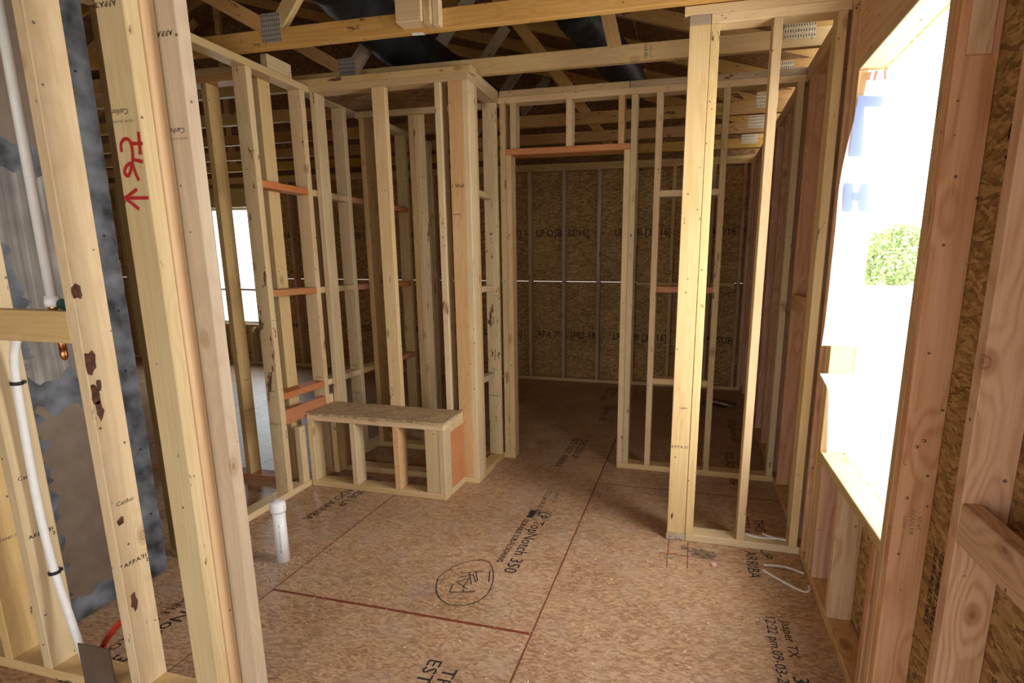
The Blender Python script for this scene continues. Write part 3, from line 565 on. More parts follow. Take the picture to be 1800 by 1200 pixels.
# ------------------------------------------------------------------ side-room wall, runs off to the left
wm = wall('wall_side_room', (-3.5, 2.77, 0), 'stud wall with a red bottom plate running away from the left wall')
board('bottom_plate', -7.6, XL0 - 0.001, 2.72, 2.72 + Wd, 0, ZP, RED, wm); board('top_plate', -7.6, XL0 - 0.001, 2.72, 2.72 + Wd, ZT1, ZT2, ORANGE, wm); board('top_plate', -7.6, XL0 - 0.001, 2.72, 2.72 + Wd, ZT2, ZT3, SPRUCE_B, wm)
MO = {}
for x, m in ((-2.419, SPRUCE), (-2.768, SPRUCE_B), (-3.50, SPRUCE_B), (-4.4, SPRUCE_B), (-4.8, SPRUCE), (-5.2, SPRUCE_B), (-5.6, SPRUCE_B), (-6.0, SPRUCE_B), (-6.4, SPRUCE_B)): MO[x] = stud_y(wm, x, 2.72, m)
stamp(MO[-2.768], (-2.7294, 2.765, 0.66), '+x', kind=1, s=1.2); stamp(MO[-2.768], (-2.7294, 2.765, 0.46), '+x', kind=2, s=1.2, mat=INK_PALE)

# ------------------------------------------------------------------ closet front and side walls, soffit
wc = wall('wall_closet_front', (-1.78, 3.06, 0), 'narrow stud wall rising behind the low bench')
YC = 3.02; XC = -1.262
board('bottom_plate', XL, XC, YC, YC + Wd, 0, ZP, SPRUCE, wc); board('top_plate', XL, XC, YC, YC + Wd, ZT1, ZT2, SPRUCE_B, wc); board('top_plate', -2.37, XC + 0.02, YC, YC + Wd, ZT2, ZT3, SPRUCE_B, wc)
stud_y(wc, XL + 0.003, YC, SPRUCE); 
CB = board('stud', -1.868, -1.782, YC, YC + T, ZP, ZT1, SPRUCE, wc, jit=0.0006); stud_y(wc, -1.470, YC, WANEY)
CD = board('stud', -1.386, -1.300, YC, YC + T, ZP, ZT1, PEACH, wc); CE = stud_y(wc, XC - T, YC, SPRUCE)
text('handwritten_note', '1 Wall', (-1.343, YC - 0.0008, 1.83), '-y', 0.03, INK, CD, align='CENTER'); strokes('pencil_mark', [[(-1.375, 1.67), (-1.33, 1.672)]], 0.003, INK, CD, 'xz', YC - 0.0008)
wcs = wall('wall_closet_side', (XC - 0.045, 3.31, 0), 'short stud wall between the bench corner and the doorway')
board('bottom_plate', XC - Wd, XC, YC + Wd + 0.001, YD - 0.001, 0, ZP, SPRUCE_B, wcs); board('top_plate', XC - Wd, XC, YC + Wd + 0.001, YD - 0.001, ZT1, ZT2, SPRUCE_B, wcs); board('top_plate', XC - Wd, XC, YC + Wd + 0.001, YD - 0.001, ZT2, ZT3, SPRUCE, wcs)
DS = stud_x(wcs, YD - 0.041, XC - Wd - 0.008, WANEY); stud_x(wcs, YC + Wd + 0.003, XC - Wd, SPRUCE_B)
stamp(DS, (XC - 0.05, YD - 0.042, 0.66), '-y', kind=1, s=1.2); stamp(DS, (XC - 0.05, YD - 0.042, 0.47), '-y', kind=2, s=1.2, mat=INK_PALE)
for z in (1.80, 1.205, 0.605): board('block', XC - Wd, XC - 0.045, YC + Wd + T + 0.004, YD - 0.042, z, z + T, SPRUCE, wcs)
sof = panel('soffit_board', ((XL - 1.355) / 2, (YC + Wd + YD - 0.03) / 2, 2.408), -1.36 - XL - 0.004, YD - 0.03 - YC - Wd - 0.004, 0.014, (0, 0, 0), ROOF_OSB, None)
tag(sof, 'strand board soffit panel closing the top of the small closet', 'board')

# ------------------------------------------------------------------ near wall at the left edge
wa = wall('wall_near', (-1.9, 1.17, 0), 'nearest stud wall at the left edge with stamped pale studs')
YA = 1.127
board('bottom_plate', -4.6, -1.36, YA, YA + Wd, 0, ZP, SPRUCE_B, wa); board('top_plate', -4.6, -1.30, YA, YA + Wd, ZT1, ZT2, SPRUCE_B, wa); board('top_plate', -4.6, -1.30, YA, YA + Wd, ZT2, ZT3, SPRUCE_B, wa)
V1 = stud_y(wa, -1.698, YA, SPRUCE); S2 = stud_y(wa, -2.083, YA, SPRUCE); S3 = stud_y(wa, -2.268, YA, SPRUCE_B); stud_y(wa, -2.49, YA, SPRUCE_B); stud_y(wa, -2.9, YA, SPRUCE_B); stud_y(wa, -3.3, YA, SPRUCE_B)
board('block', -2.045, -1.698, YA, YA + T, 1.170, 1.262, SPRUCE_B, wa)
A1 = board('stud', -1.430, -1.343, YA, YA + 0.040, ZP, ZT1, SPRUCE, wa); A2 = board('stud', -1.432, -1.343, YA + 0.0415, YA + 0.082, ZP, ZT1, PEACH, wa); A3 = board('stud', -1.372, -1.283, YA + 0.0835, YA + 0.123, ZP, ZT1, MAUVE, wa)
def fullstamp(par, x, y, z, up, face, dx=0.0, dy=0.0):
    sp = 0.0 if up else math.pi; s = 1 if up else -1
    text('grade_stamp', "A.F.P.A.'31", (x, y, z), face, 0.0165, INK, par, sp, align='CENTER', bold=0.0004)
    text('grade_stamp', '2', (x + (0.034 * s if face == '-y' else 0), y + (0.034 * s if face == '+x' else 0), z - 0.017 * s), face, 0.0165, INK, par, sp, align='CENTER', bold=0.0004)
fullstamp(A1, -1.400, YA - 0.0008, 2.005, False, '-y'); text('grade_stamp', 'Canfor', (-1.40, YA - 0.0008, 1.765), '-y', 0.019, INK, A1, math.pi, align='CENTER')
text('grade_stamp', 'KD-HT 1A STAND', (-1.40, YA - 0.0008, 1.742), '-y', 0.009, INK_PALE, A1, math.pi, align='CENTER')
fullstamp(A3, -1.335, YA + 0.0827, 1.965, False, '-y'); text('grade_stamp', 'Canfor', (-1.325, YA + 0.0827, 1.735), '-y', 0.019, INK, A3, math.pi, align='CENTER'); text('grade_stamp', 'KD-HT 1A STAND', (-1.325, YA + 0.0827, 1.715), '-y', 0.008, INK_PALE, A3, math.pi, align='CENTER')
fullstamp(V1, -1.6594, 1.175, 0.475, True, '+x'); text('grade_stamp', 'Canfor', (-1.6594, 1.172, 0.675), '+x', 0.019, INK, V1, align='CENTER')
fullstamp(S2, -2.0444, 1.172, 0.52, True, '+x'); text('grade_stamp', 'Canfor', (-2.0444, 1.165, 0.72), '+x', 0.019, INK, S2, align='CENTER'); text('grade_stamp', 'STAND 2', (-2.2294, 1.18, 0.47), '+x', 0.014, INK_PALE, S3, align='CENTER')
REDM = [[(-1.4236, 1.6738), (-1.4222, 1.6889), (-1.41, 1.6999), (-1.3955, 1.6982), (-1.3892, 1.6843), (-1.3898, 1.6601), (-1.3944, 1.6434), (-1.4069, 1.6409), (-1.4197, 1.6312), (-1.423, 1.6189), (-1.4143, 1.6124), (-1.4036, 1.6238), (-1.3947, 1.6419), (-1.3899, 1.6218), (-1.3824, 1.603)], [(-1.3923, 1.6516), (-1.3639, 1.6453)], [(-1.3614, 1.7115), (-1.3642, 1.665)], [(-1.3822, 1.6885), (-1.3559, 1.6873)], [(-1.433, 1.5591), (-1.362, 1.5579)], [(-1.433, 1.5591), (-1.3942, 1.5785)], [(-1.433, 1.5591), (-1.3968, 1.5329)]]
REDM = [[(x + 0.011, z) for x, z in l] for l in REDM]
strokes('red_marking', [catmull(REDM[0])] + REDM[1:], 0.0085, MARK_RED, A1, 'xz', YA - 0.0012)

# bark left on the near stud
def bark(par, pts, plane, off):
    vs = [(p[0], off, p[1]) if plane == 'xz' else (off, p[0], p[1]) for p in pts]
    mesh_obj('bark_patch', vs, [tuple(range(len(vs)))], BARK, par)
BARK = plain('dark_bark', (0.13, 0.055, 0.035), 0.8, noise=0.5, nscale=60)
for (yc, zc, sy, sz) in [(a, b_, c * 1.35, d * 1.35) for a, b_, c, d in ((1.138, 1.32, 0.011, 0.020), (1.142, 1.115, 0.013, 0.026), (1.140, 1.02, 0.010, 0.03), (1.145, 0.97, 0.010, 0.022), (1.150, 0.62, 0.008, 0.012), (1.150, 0.345, 0.009, 0.024), (1.153, 1.045, 0.006, 0.018))]:
    n = 11; pts = []
    for i in range(n):
        a = 2 * math.pi * i / n; r_ = rnd.uniform(0.65, 1.15); pts.append((yc + sy * r_ * math.cos(a), zc + sz * r_ * math.sin(a)))
    bark(V1, pts, 'yz', -1.6593)

# ------------------------------------------------------------------ roof trusses and deck
PITCH, HX, RX = 0.29, 0.66, -5.5
def ztop(x): return 2.63 + (HX - x) * PITCH if x > RX else 2.63 + (HX - RX) * PITCH - (RX - x) * PITCH
def nailplate(par, c, sx, sz, y, mat, rot=0.0):
    o = panel('connector_plate', (c[0], y, c[1]), sx, sz, 0.0016, (math.pi / 2, rot, 0), mat, par, bev=0)
    vs, fs = [], []                                                   # rows of punched teeth
    nx, nz = max(2, int(sx / 0.012)), max(2, int(sz / 0.022))
    for i in range(nx):
        for j in range(nz):
            a = c[0] - sx / 2 + sx * (i + 0.5) / nx; b_ = c[1] - sz / 2 + sz * (j + 0.5) / nz; n0 = len(vs)
            vs += [(a - 0.0025, y - 0.0012, b_ - 0.006), (a + 0.0025, y - 0.0012, b_ - 0.006), (a + 0.0025, y - 0.0012, b_ + 0.006), (a - 0.0025, y - 0.0012, b_ + 0.006)]; fs.append((n0, n0 + 1, n0 + 2, n0 + 3))
    tt = mesh_obj('punched_slots', vs, fs, SLOT, o); tt['kind'] = 'stuff'
ORD = ['first', 'second', 'third', 'fourth', 'fifth', 'sixth', 'seventh', 'eighth', 'ninth']
YT0, DYT = 2.568, 0.632
for k in range(-2, 6):
    y = YT0 + DYT * k
    lab = {0: 'roof truss passing over the stub wall with a nailed wood block on its chord', -1: 'roof truss over the open floor between the near stud wall and the stub wall', -2: 'roof truss over the near stud wall, the closest one to the camera'}.get(k, '%s roof truss counted back from the one with the nailed block' % ORD[k] if k > 0 else '')
    tr = empty('roof_truss', (-2.0, y + 0.019, ZT3), lab, 'roof truss', 'roof trusses across the house')
    cz = ZT3 + 0.001
    board('bottom_chord', -10.8, 0.66, y, y + T, cz, cz + 0.089, SPRUCE_B if k == 1 else TRUSS, tr)
    zt = cz + 0.089
    beam('top_chord', (0.74, y + 0.019, ztop(0.74) + 0.03), (RX, y + 0.019, ztop(RX) + 0.03), T, 0.089, TRUSS, tr)
    beam('top_chord', (RX, y + 0.019, ztop(RX) + 0.03), (-10.9, y + 0.019, ztop(-10.9) + 0.03), T, 0.089, TRUSS, tr)
    beam('web', (-2.19, y + 0.019, zt + 0.02), (RX + 0.3, y + 0.019, ztop(RX) - 0.20), T, 0.075, TRUSS, tr)
    beam('web', (-2.10, y + 0.019, zt + 0.02), (-1.53, y + 0.019, ztop(-1.5) - 0.02), T, 0.075, GREYW if k > 0 else SPRUCE_B, tr)
    if k >= 2: beam('web', (-0.87, y + 0.019, zt - 0.01), (-1.44, y + 0.019, ztop(-1.5) - 0.02), T, 0.075, TRUSS, tr)
    if k == 1: beam('web', (-0.47, y + 0.019, zt - 0.01), (-0.58, y + 0.019, ztop(-0.58) - 0.02), T, 0.075, TRUSS, tr)
    beam('web', (-5.5, y + 0.019, zt), (-5.5, y + 0.019, ztop(RX)), 0.075, T, TRUSS, tr, up=(1, 0, 0))
    beam('web', (-8.8, y + 0.019, zt), (-5.8, y + 0.019, ztop(RX) - 0.25), T, 0.075, TRUSS, tr)
    board('heel_block', 0.40, 0.66, y, y + T, cz + 0.089, 2.62, TRUSS, tr)
    nailplate(tr, (-2.135, zt + 0.003), 0.115, 0.135, y - 0.0012, NAILPLATE); nailplate(tr, (0.47, 2.56), 0.15, 0.10, y - 0.0012, NAILPLATE_BR)
    if k == 1: text('grade_stamp', 'CBI 870', (-0.30, y - 0.0008, 2.515), '-y', 0.022, INK, tr, spin=math.pi / 2, align='CENTER'); text('grade_stamp', 'SPF S-DRY', (-0.275, y - 0.0008, 2.515), '-y', 0.014, INK, tr, spin=math.pi / 2, align='CENTER')
    if k == 0:
        b1 = board('nailed_block', -1.392, -1.262, y - 0.078, y - 0.001, 2.486, 2.605, SPRUCE, tr); board('nailed_block', -1.260, -1.225, y - 0.060, y - 0.001, 2.478, 2.60, SPRUCE_B, tr); board('nailed_block', -1.223, -1.19, y - 0.040, y - 0.001, 2.474, 2.59, SPRUCE, tr)
        board('strap', -1.345, -1.30, y - 0.081, y - 0.0785, 2.575, 2.66, STEEL, b1, bev=0)
        panel('paper_tag', (-1.33, y - 0.0015 + 0.02, 2.469), 0.06, 0.03, 0.001, (0, 0, 0.1), PAPER, tr, bev=0)

ce = empty('ceiling', (-5, 2, 2.7), 'dark underside of the strand board roof deck above the trusses', 'ceiling', kind='structure')
ang = math.atan(PITCH); ln = (0.78 - RX) / math.cos(ang)
for j in range(4):
    y0 = -2.6 + 2.44 * j
    for i in range(5):
        s0, s1 = ln * i / 5, ln * (i + 1) / 5; sm = (s0 + s1) / 2
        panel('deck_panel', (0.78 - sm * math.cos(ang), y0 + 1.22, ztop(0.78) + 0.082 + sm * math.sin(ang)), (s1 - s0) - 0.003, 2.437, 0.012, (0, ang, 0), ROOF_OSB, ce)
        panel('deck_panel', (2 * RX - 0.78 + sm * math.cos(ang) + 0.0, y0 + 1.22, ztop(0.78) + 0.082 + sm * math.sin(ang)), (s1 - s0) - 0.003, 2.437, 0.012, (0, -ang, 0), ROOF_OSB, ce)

# black jacketed flexible ducts lying in the trusses
def flex(name, pts, r, label):
    P = catmull3(pts, 14); rr = [r * (1 + 0.035 * math.sin(i * 2.1)) for i in range(len(P))]
    o = tube(name, P, rr, DUCTBLK, None, seg=18, smooth_path=False); return tag(o, label, 'duct', 'black flexible ducts in the roof')
def catmull3(pts, k):
    P = [Vector(p) for p in pts]; out = []
    for i in range(len(P) - 1):
        a = P[max(i - 1, 0)]; b = P[i]; c = P[i + 1]; d = P[min(i + 2, len(P) - 1)]
        for j in range(k):
            u = j / k; out.append(0.5 * ((2 * b) + (c - a) * u + (2 * a - 5 * b + 4 * c - d) * u * u + (3 * b - a - 3 * c + d) * u ** 3))
    out.append(P[-1]); return out
flex('flexible_duct', [(-1.86, 2.65, 2.83), (-1.84, 3.3, 2.74), (-1.84, 4.0, 2.76), (-1.85, 5.4, 2.8)], 0.15, 'black flexible duct above the closet resting between the truss webs')
flex('flexible_duct', [(-0.72, 3.30, 2.80), (-0.62, 3.62, 2.73), (-0.55, 4.0, 2.72), (-0.52, 4.6, 2.74)], 0.12, 'black flexible duct sagging between trusses above the doorway')

# ------------------------------------------------------------------ bench
bn = empty('bench_frame', (-1.82, 2.88, 0), 'low framed bench with a strand board top in front of the closet wall', 'bench')
BX0, BX1, BY = -2.283, -1.357, 2.738
board('bottom_plate', BX0, BX1, BY, BY + Wd, 0, ZP, SPRUCE, bn); board('bottom_plate', BX1 - Wd, BX1, BY + Wd + 0.001, YC - 0.001, 0, ZP, SPRUCE, bn)
for x, m in ((BX0 + 0.001, SPRUCE), (-1.985, SPRUCE), (-1.692, ORANGE)): stud_y(bn, x, BY, m, z1=0.432, name='post')
stud_y(bn, BX0 + 0.055, BY + Wd + 0.06, SPRUCE_B, z1=0.432, name='post')
board('post', -1.482, -1.396, BY + 0.002, BY + 0.002 + T, ZP, 0.432, SPRUCE, bn); stud_y(bn, BX1 - T, BY, SPRUCE, z1=0.432, name='post')
board('top_plate', BX0, BX1, BY, BY + Wd, 0.432, 0.470, SPRUCE, bn); board('side_rail', BX1 - T, BX1, BY + Wd + 0.001, YC - 0.001, 0.400, 0.470, SPRUCE, bn); board('side_rail', BX0, BX0 + T, BY + Wd + 0.001, YC - 0.001, 0.400, 0.470, SPRUCE, bn)
tag(board('side_board', BX1 - T, BX1 - 0.002, BY + Wd + 0.004, YC - 0.002, ZP, 0.399, wood('fir_red_pale', (0.62, 0.33, 0.20), (0.52, 0.25, 0.14), (0.36, 0.14, 0.08)), bn), 'reddish fir side board')
panel('bench_top', ((BX0 + BX1) / 2 - 0.004, (BY + YC) / 2 - 0.006, 0.4765), BX1 - BX0 + 0.014, YC - BY + 0.008, 0.012, (0, 0, 0), BENCH_OSB, bn)

# ------------------------------------------------------------------ plumbing
pv = empty('drain_stub', (-1.828, 1.95, 0), 'white capped plastic drain stub standing up from the floor', 'pipe')
pb = lathe('pipe', [(0.0285, 0.0), (0.0285, 0.27)], (-1.828, 1.95, 0.0), PVC, pv); lathe('cap', [(0.0335, 0.0), (0.0345, 0.012), (0.0345, 0.040), (0.031, 0.050), (0.018, 0.055), (0.006, 0.058)], (-1.828, 1.95, 0.25), PVC, pv)
dq = Matrix.Translation((-1.828 + 0.0205, 1.95 - 0.0200, 0.13))
to = text('printed_lettering', 'PVC 2 IN SCH 40 DWV NSF', (0, 0, 0), '-y', 0.012, INK_PALE, pb, align='CENTER'); Mq = Matrix.Translation((-1.813, 1.95 - 0.0252, 0.125)) @ Matrix.Rotation(math.radians(31), 4, 'Z') @ Euler((math.pi / 2, math.pi / 2, 0)).to_matrix().to_4x4(); to.matrix_basis = Mq
up = empty('water_riser', (-1.785, 1.155, 1.262), 'straight white plastic water pipe rising from the wall block at the left edge', 'pipe')
tube('pipe', [(-1.785, 1.155, 1.285), (-1.785, 1.155, 2.45)], 0.0125, PEX, up, smooth_path=False)
lathe('collar', [(0.018, 0), (0.019, 0.012), (0.0165, 0.03)], (-1.785, 1.155, 1.272), PEX, up, seg=16); lathe('fitting', [(0.011, 0), (0.011, 0.014)], (-1.785, 1.155, 1.262), BRASS, up, seg=12)
vv = lathe('valve', [(0.012, -0.03), (0.016, -0.02), (0.016, 0.02), (0.011, 0.03)], (0, 0, 0), GREENP, up, seg=14); vv.matrix_basis = Matrix.Translation((-1.742, 1.165, 1.278)) @ Euler((0, math.pi / 2, 0)).to_matrix().to_4x4()
lo = empty('water_hose', (-2.0, 1.17, 0.03), 'curved white plastic water line clipped to the near left stud', 'pipe')
tube('pipe', [(-1.975, 1.166, 1.168), (-1.998, 1.166, 1.12), (-2.012, 1.166, 1.03), (-2.022, 1.166, 0.80), (-2.024, 1.166, 0.60), (-2.012, 1.166, 0.40), (-1.98, 1.166, 0.22), (-1.945, 1.160, 0.10), (-1.925, 1.155, 0.035)], 0.0115, PEX, lo)
for x, z, a in ((-2.011, 1.03, 0.05), (-2.011, 0.385, -0.10)):
    c = lathe('pipe_clip', [(0.0135, -0.005), (0.0165, -0.005), (0.0165, 0.005), (0.0135, 0.005)], (0, 0, 0), BLACKP, lo, seg=16); c.matrix_basis = Matrix.Translation((x, 1.166, z)) @ Euler((0, a, 0)).to_matrix().to_4x4()
    board('clip_tab', x - 0.034, x + 0.004, 1.178, 1.190, z - 0.005, z + 0.005, BLACKP, lo, bev=0.001)
cs = empty('copper_stub', (-1.812, 1.178, 1.11), 'rounded copper stub-out hanging just below the wall block', 'pipe')
tube('pipe', [(-1.812, 1.178, 1.20), (-1.812, 1.178, 1.12)], 0.0095, COPPER, cs, smooth_path=False); lathe('end_cap', [(0.003, -0.009), (0.008, -0.004), (0.0100, 0.004), (0.0100, 0.03)], (-1.812, 1.178, 1.118), COPPER, cs, seg=14)
tag(tube('red_water_line', [(-1.893, 1.185, 0.038), (-1.897, 1.19, 0.10), (-1.86, 1.20, 0.16), (-1.80, 1.21, 0.22), (-1.72, 1.235, 0.29)], 0.0105, PEXRED), 'bent red plastic water line leaving the near bottom plate', 'pipe')
tag(mesh_obj('nail_guard', [(-1.890, 1.118, 0.0), (-1.757, 1.118, 0.0), (-1.757, 1.118, 0.178), (-1.890, 1.118, 0.176), (-1.890, 1.122, 0.0), (-1.757, 1.122, 0.0), (-1.757, 1.122, 0.178), (-1.890, 1.122, 0.176)], [(0, 1, 2, 3), (5, 4, 7, 6), (3, 2, 6, 7), (1, 5, 6, 2), (4, 0, 3, 7), (4, 5, 1, 0)], STEEL_DK), 'brown sheet metal guard standing against the near bottom plate', 'metal plate')

# ------------------------------------------------------------------ sheet-metal air plenum behind the near studs
pl = empty('air_plenum', (-2.6, 1.54, 0), 'tall sheet metal air plenum sealed with smeared grey mastic', 'air duct')
PX, PY0, PY1 = -2.29, 1.262, 1.752
for z0, z1, m in ((0.001, 0.90, STEEL_DK), (0.902, 1.745, RIBBED), (1.747, 2.43, STEEL_DK)):
    bx = board('casing', PX - 0.6, PX, PY0, PY1, z0, z1, m, pl, bev=0.006)
def ragged(par, cen, w, mat, amp, steps, seed, lift=0.004, domain='y'):
    """smeared band on the plenum's room-side face: centre line in (y,z)"""
    P = [Vector(c) for c in cen]; tot = []
    for i in range(len(P) - 1):
        for s in range(steps): tot.append(P[i].lerp(P[i + 1], s / steps))
    tot.append(P[-1]); vs, fs = [], []
    for i, c in enumerate(tot):
        d = (tot[min(i + 1, len(tot) - 1)] - tot[max(i - 1, 0)]).normalized(); n = Vector((-d.y, d.x))
        for s in (1, -1):
            e = w / 2 + amp * (mnoise.noise(Vector((i * 0.33, s * 5.1, seed))) + 0.5 * mnoise.noise(Vector((i * 1.1, s * 2.1, seed + 9)))); q = c + n * s * e
            yy = min(max(q.x, PY0 + 0.001), PY1 - 0.0005); zz = max(q.y, 0.003); vs.append((PX + 0.0005, yy, zz))
        m_ = c; vs.append((PX + lift, min(max(m_.x, PY0 + 0.002), PY1 - 0.001), max(m_.y, 0.004)))
    for i in range(len(tot) - 1):
        a = 3 * i; b_ = a + 3; fs += [(a, b_, b_ + 2, a + 2), (a + 2, b_ + 2, b_ + 1, a + 1)]
    return mesh_obj('mastic_band', vs, fs, mat, par, smooth=True)
ragged(pl, [(1.262, 0.93), (1.752, 0.89)], 0.12, MASTIC, 0.05, 30, 1.0); ragged(pl, [(1.262, 1.78), (1.752, 1.72)], 0.10, MASTIC, 0.05, 30, 2.0)
ragged(pl, [(1.705, 0.0), (1.705, 2.42)], 0.13, MASTIC, 0.04, 90, 3.0, lift=0.006); ragged(pl, [(1.29, 0.0), (1.31, 0.9)], 0.13, MASTIC, 0.07, 50, 4.0); ragged(pl, [(1.262, 0.04), (1.752, 0.04)], 0.11, MASTIC, 0.04, 30, 5.0)
ragged(pl, [(1.29, 0.95), (1.36, 1.15), (1.29, 1.75)], 0.09, MASTIC, 0.05, 30, 6.0)
for y, z in ((1.69, 2.1), (1.70, 1.5), (1.71, 1.2), (1.70, 0.95), (1.71, 0.6), (1.71, 0.3)):
    n_ = lathe('screw_head', [(0.005, 0), (0.0045, 0.003)], (0, 0, 0), BLACKP, pl, seg=8); n_.matrix_basis = Matrix.Translation((PX + 0.004, y, z)) @ Euler((0, math.pi / 2, 0)).to_matrix().to_4x4()

# ------------------------------------------------------------------ loose bits
def ribbon(name, pts, w, th, mat, label):
    P = catmull3(pts, 6); vs, fs = [], []
    for i, p in enumerate(P):
        d = (P[min(i + 1, len(P) - 1)] - P[max(i - 1, 0)]); d.z = 0; d.normalize(); n = Vector((-d.y, d.x, 0)) * w / 2
        for q in (p + n, p - n): vs += [tuple(q), (q.x, q.y, q.z + th)]
    for i in range(len(P) - 1):
        a = 4 * i; b_ = a + 4; fs += [(a + 1, a + 3, b_ + 3, b_ + 1), (a, b_, b_ + 2, a + 2), (a, a + 1, b_ + 1, b_), (a + 2, b_ + 2, b_ + 3, a + 3)]
    e = 4 * (len(P) - 1); fs += [(0, 2, 3, 1), (e, e + 1, e + 3, e + 2)]
    return tag(mesh_obj(name, vs, fs, mat), label, 'cable scrap', 'white cable scraps at the stub wall')
ribbon('cable_scrap', [(0.392, 2.46, 0.002), (0.483, 2.468, 0.002), (0.562, 2.43, 0.002)], 0.010, 0.005, PEX, 'straight white cable scrap on the floor in front of the stub wall')
ribbon('cable_scrap', [(0.383, 2.413, 0.002), (0.446, 2.35, 0.002), (0.528, 2.284, 0.002), (0.560, 2.30, 0.002), (0.563, 2.335, 0.002)], 0.010, 0.005, PEX, 'hooked white cable scrap on the floor beside the right wall')
ribbon('cable_scrap', [(0.325, 2.675, ZP + 0.001), (0.40, 2.655, ZP + 0.001), (0.51, 2.672, ZP + 0.001)], 0.011, 0.005, PEX, 'white cable scrap lying on the stub wall bottom plate')
ribbon('cable_scrap', [(0.41, 2.686, ZP + 0.008), (0.46, 2.655, ZP + 0.008), (0.515, 2.645, ZP + 0.008)], 0.010, 0.005, PEX, 'upper white cable scrap crossing another on the stub wall bottom plate')
sb = empty('scrap_board', (0.33, 5.48, 0), 'small pale-edged board scrap on the dark floor beyond the doorway wall', 'scrap')
for nm, dz, m in (('board', 0.006, BLACKP), ('trim_strip', 0.019, GREYW)):
    o = panel(nm, (0.33 + (0.03 if nm != 'board' else 0), 5.48 - (0.06 if nm != 'board' else 0), dz), 0.26 if nm == 'board' else 0.22, 0.20 if nm == 'board' else 0.06, 0.012, (0, 0, -0.7), m, sb)
sm_ = lathe('bottle_cap', [(0.013, 0), (0.013, 0.010), (0.011, 0.013)], (0.165, 2.40, 0.001), plain('pink_plastic', (0.75, 0.45, 0.40), 0.5, noise=0.1), None, seg=16); tag(sm_, 'small pale pink plastic cap on the floor before the stub wall', 'cap')
sh = board('steel_shim', -0.06, -0.018, 2.415, 2.428, 0.0015, 0.006, STEEL, None, bev=0.001); tag(sh, 'tiny grey metal shim lying on the floor near the stub wall end', 'metal scrap')
# fine sawdust round the drain stub and over the floor
vs, fs = [], []
for i in range(900):
    if i < 300: x, y = rnd.gauss(-1.80, 0.10), rnd.gauss(1.93, 0.09)
    else: x, y = rnd.uniform(-2.2, 0.5), rnd.uniform(1.2, 2.7)
    if x < -2.25 or (x > -0.09 and y > 2.59) or (x + 1.828) ** 2 + (y - 1.95) ** 2 < 0.0012: continue
    a = rnd.uniform(0, 6.28); l = rnd.uniform(0.002, 0.0055) * (0.8 if i < 300 else 1.0); w = l * rnd.uniform(0.3, 0.7); n0 = len(vs); c, s = math.cos(a), math.sin(a)
    for u, v in ((-l, -w), (l, -w), (l, w), (-l, w)): vs.append((x + u * c - v * s, y + u * s + v * c, 0.0012 + (0.0015 if u > 0 else 0)))
    fs.append((n0, n0 + 1, n0 + 2, n0 + 3))
sd = mesh_obj('sawdust', vs, fs, plain('sawdust_chips', (0.72, 0.60, 0.42), 0.9, noise=0.2)); tag(sd, 'pale sawdust specks scattered over the strand board floor', 'sawdust', kind='stuff')

# ------------------------------------------------------------------ house wrap folded round the far window jamb
def wrap(name, left, x1, label, seed):
    """sheet hugging the window's far reveal; `left` is its free edge as (x, z)"""
    L2 = catmull(left, 5); vs, fs = [], []; nx = 10
    for j, (xl, z) in enumerate(L2):
        for i in range(nx + 1):
            u = i / nx; x = xl + (x1 - xl) * u
            y = 2.402 - 0.010 * (1 - u) ** 2 * (1 + 0.8 * mnoise.noise(Vector((u * 2.0, z * 4.0, seed)))) - 0.004 * (1 - u)
            vs.append((x, y, z))
    for j in range(len(L2) - 1):
        for i in range(nx): a = j * (nx + 1) + i; fs.append((a, a + 1, a + nx + 2, a + nx + 1))
    o = mesh_obj(name, vs, fs, WRAP, None, smooth=True); return tag(o, label, 'house wrap')
hw = wrap('house_wrap', [(0.600, 2.10), (0.588, 1.972), (0.565, 1.91), (0.540, 1.707), (0.541, 1.49), (0.538, 1.17), (0.533, 1.062)], 0.668, 'white house wrap film with blue letters folded round the upper window jamb', 1.0)
wrap('house_wrap', [(0.5365, 0.945), (0.570, 0.886), (0.579, 0.848), (0.594, 0.603)], 0.668, 'lower torn flap of plain white house wrap above the window sill', 2.0)
def film_print(name, polys, mat, par):
    """solid printed bars that follow the film's surface; each bar is an (x, z) quad"""
    vs, fs = [], []
    for q in polys:
        a, b_, c, d = [Vector(p) for p in q]; n = 6; n0 = len(vs)
        for j in range(n + 1):
            for i in range(n + 1):
                p = a.lerp(b_, i / n).lerp(d.lerp(c, i / n), j / n); vs.append((p.x, 2.3815 + 0.010 * max(0, (p.x - 0.56) / 0.108), p.y))
        for j in range(n):
            for i in range(n): k = n0 + j * (n + 1) + i; fs.append((k, k + 1, k + n + 2, k + n + 1))
    return mesh_obj(name, vs, fs, mat, par)
film_print('printed_letter_t', [((0.574, 2.014), (0.660, 2.006), (0.660, 1.969), (0.572, 1.975)), ((0.569, 1.975), (0.600, 1.974), (0.607, 1.795), (0.563, 1.797))], WRAP_BLUE, hw)
film_print('printed_letter_h', [((0.555, 1.700), (0.588, 1.699), (0.594, 1.592), (0.561, 1.593)), ((0.588, 1.664), (0.615, 1.664), (0.616, 1.634), (0.590, 1.634)), ((0.613, 1.698), (0.643, 1.697), (0.650, 1.591), (0.617, 1.592))], WRAP_BLUE, hw)
for q_ in [((0.600, 2.090), (0.612, 2.095), (0.606, 2.066), (0.596, 2.064)), ((0.622, 2.095), (0.632, 2.097), (0.627, 2.062), (0.618, 2.062)), ((0.652, 2.097), (0.660, 2.097), (0.664, 2.066), (0.655, 2.064))]: film_print('printed_red_stroke', [q_], WRAP_RED, hw)

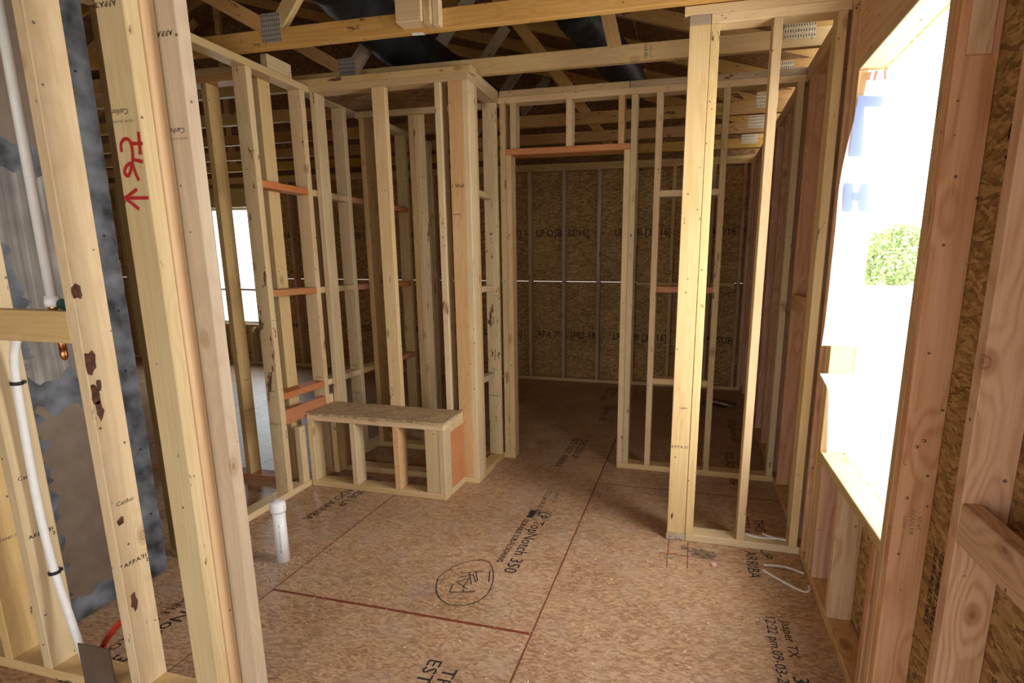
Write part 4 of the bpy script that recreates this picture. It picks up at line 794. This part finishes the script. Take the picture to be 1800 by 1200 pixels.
# ------------------------------------------------------------------ outside
gr = mesh_obj('ground', [(-40, -40, -0.42), (60, -40, -0.42), (60, 60, -0.42), (-40, 60, -0.42)], [(0, 1, 2, 3)], GROUND); tag(gr, 'sunlit pale ground outside the window', 'ground', kind='structure')
gw = board('garden_wall', 3.0, 8.6, 17.9, 18.1, -0.42, 0.72, SIDING, None); tag(gw, 'low white garden wall outside in front of the shrub', 'wall')
fe = empty('yard_fence', (9.2, 23, -0.42), 'pale board fence outside beyond the window', 'fence')
for i in range(26): board('fence_board', 9.2, 9.23, 17 + 0.5 * i, 17.46 + 0.5 * i, -0.42, 0.78, FENCE, fe)
for z in (0.0, 0.5): board('fence_rail', 9.235, 9.29, 17, 30, z, z + 0.08, FENCE, fe)
su = empty('yard_shrub', (6.4, 19.6, -0.42), 'washed-out green shrub outside seen through the window hole', 'shrub')
vs, fs = [], []
for i in range(5200):
    a = rnd.uniform(0, 2 * math.pi); ph = math.acos(rnd.uniform(-0.6, 1)); r_ = rnd.uniform(0.75, 1.0)
    c = Vector((1.15 * math.cos(a) * math.sin(ph) * r_, 1.3 * math.sin(a) * math.sin(ph) * r_, 1.75 + 1.25 * math.cos(ph) * r_)) + Vector((0.3 * mnoise.noise(Vector((a * 2, ph * 2, 1))), 0.3 * mnoise.noise(Vector((a * 2, ph * 2, 4))), 0.25 * mnoise.noise(Vector((a * 2, ph * 2, 7)))))
    u = Vector((rnd.gauss(0, 1), rnd.gauss(0, 1), rnd.gauss(0, 1))).normalized(); v = u.cross(Vector((rnd.gauss(0, 1), rnd.gauss(0, 1), rnd.gauss(0, 1)))).normalized(); n0 = len(vs); s = rnd.uniform(0.06, 0.12)
    vs += [c - u * s, c + v * s * 0.4, c + u * s, c - v * s * 0.4]; fs.append((n0, n0 + 1, n0 + 2, n0 + 3))
fo = mesh_obj('foliage', vs, fs, LEAF, su, (6.4, 19.6, -0.42)); fo['kind'] = 'stuff'
tube('stem', [(6.4, 19.6, -0.42), (6.42, 19.62, 0.4), (6.36, 19.58, 1.2)], 0.06, STEM, su)
# lettering becomes plain flat mesh
dg = bpy.context.evaluated_depsgraph_get(); dg.update()
for o in [o for o in bpy.data.objects if o.type == 'FONT']:
    me = bpy.data.meshes.new_from_object(o.evaluated_get(dg)); nm = o.name; par = o.parent; mpi = o.matrix_parent_inverse.copy(); mb = o.matrix_basis.copy()
    o.name = 'old'; me.name = nm; bpy.data.objects.remove(o, do_unlink=True)
    q = bpy.data.objects.new(nm, me); col.objects.link(q)
    if par is not None: q.parent = par; q.matrix_parent_inverse = mpi
    q.matrix_basis = mb
print('objects', len(bpy.data.objects))
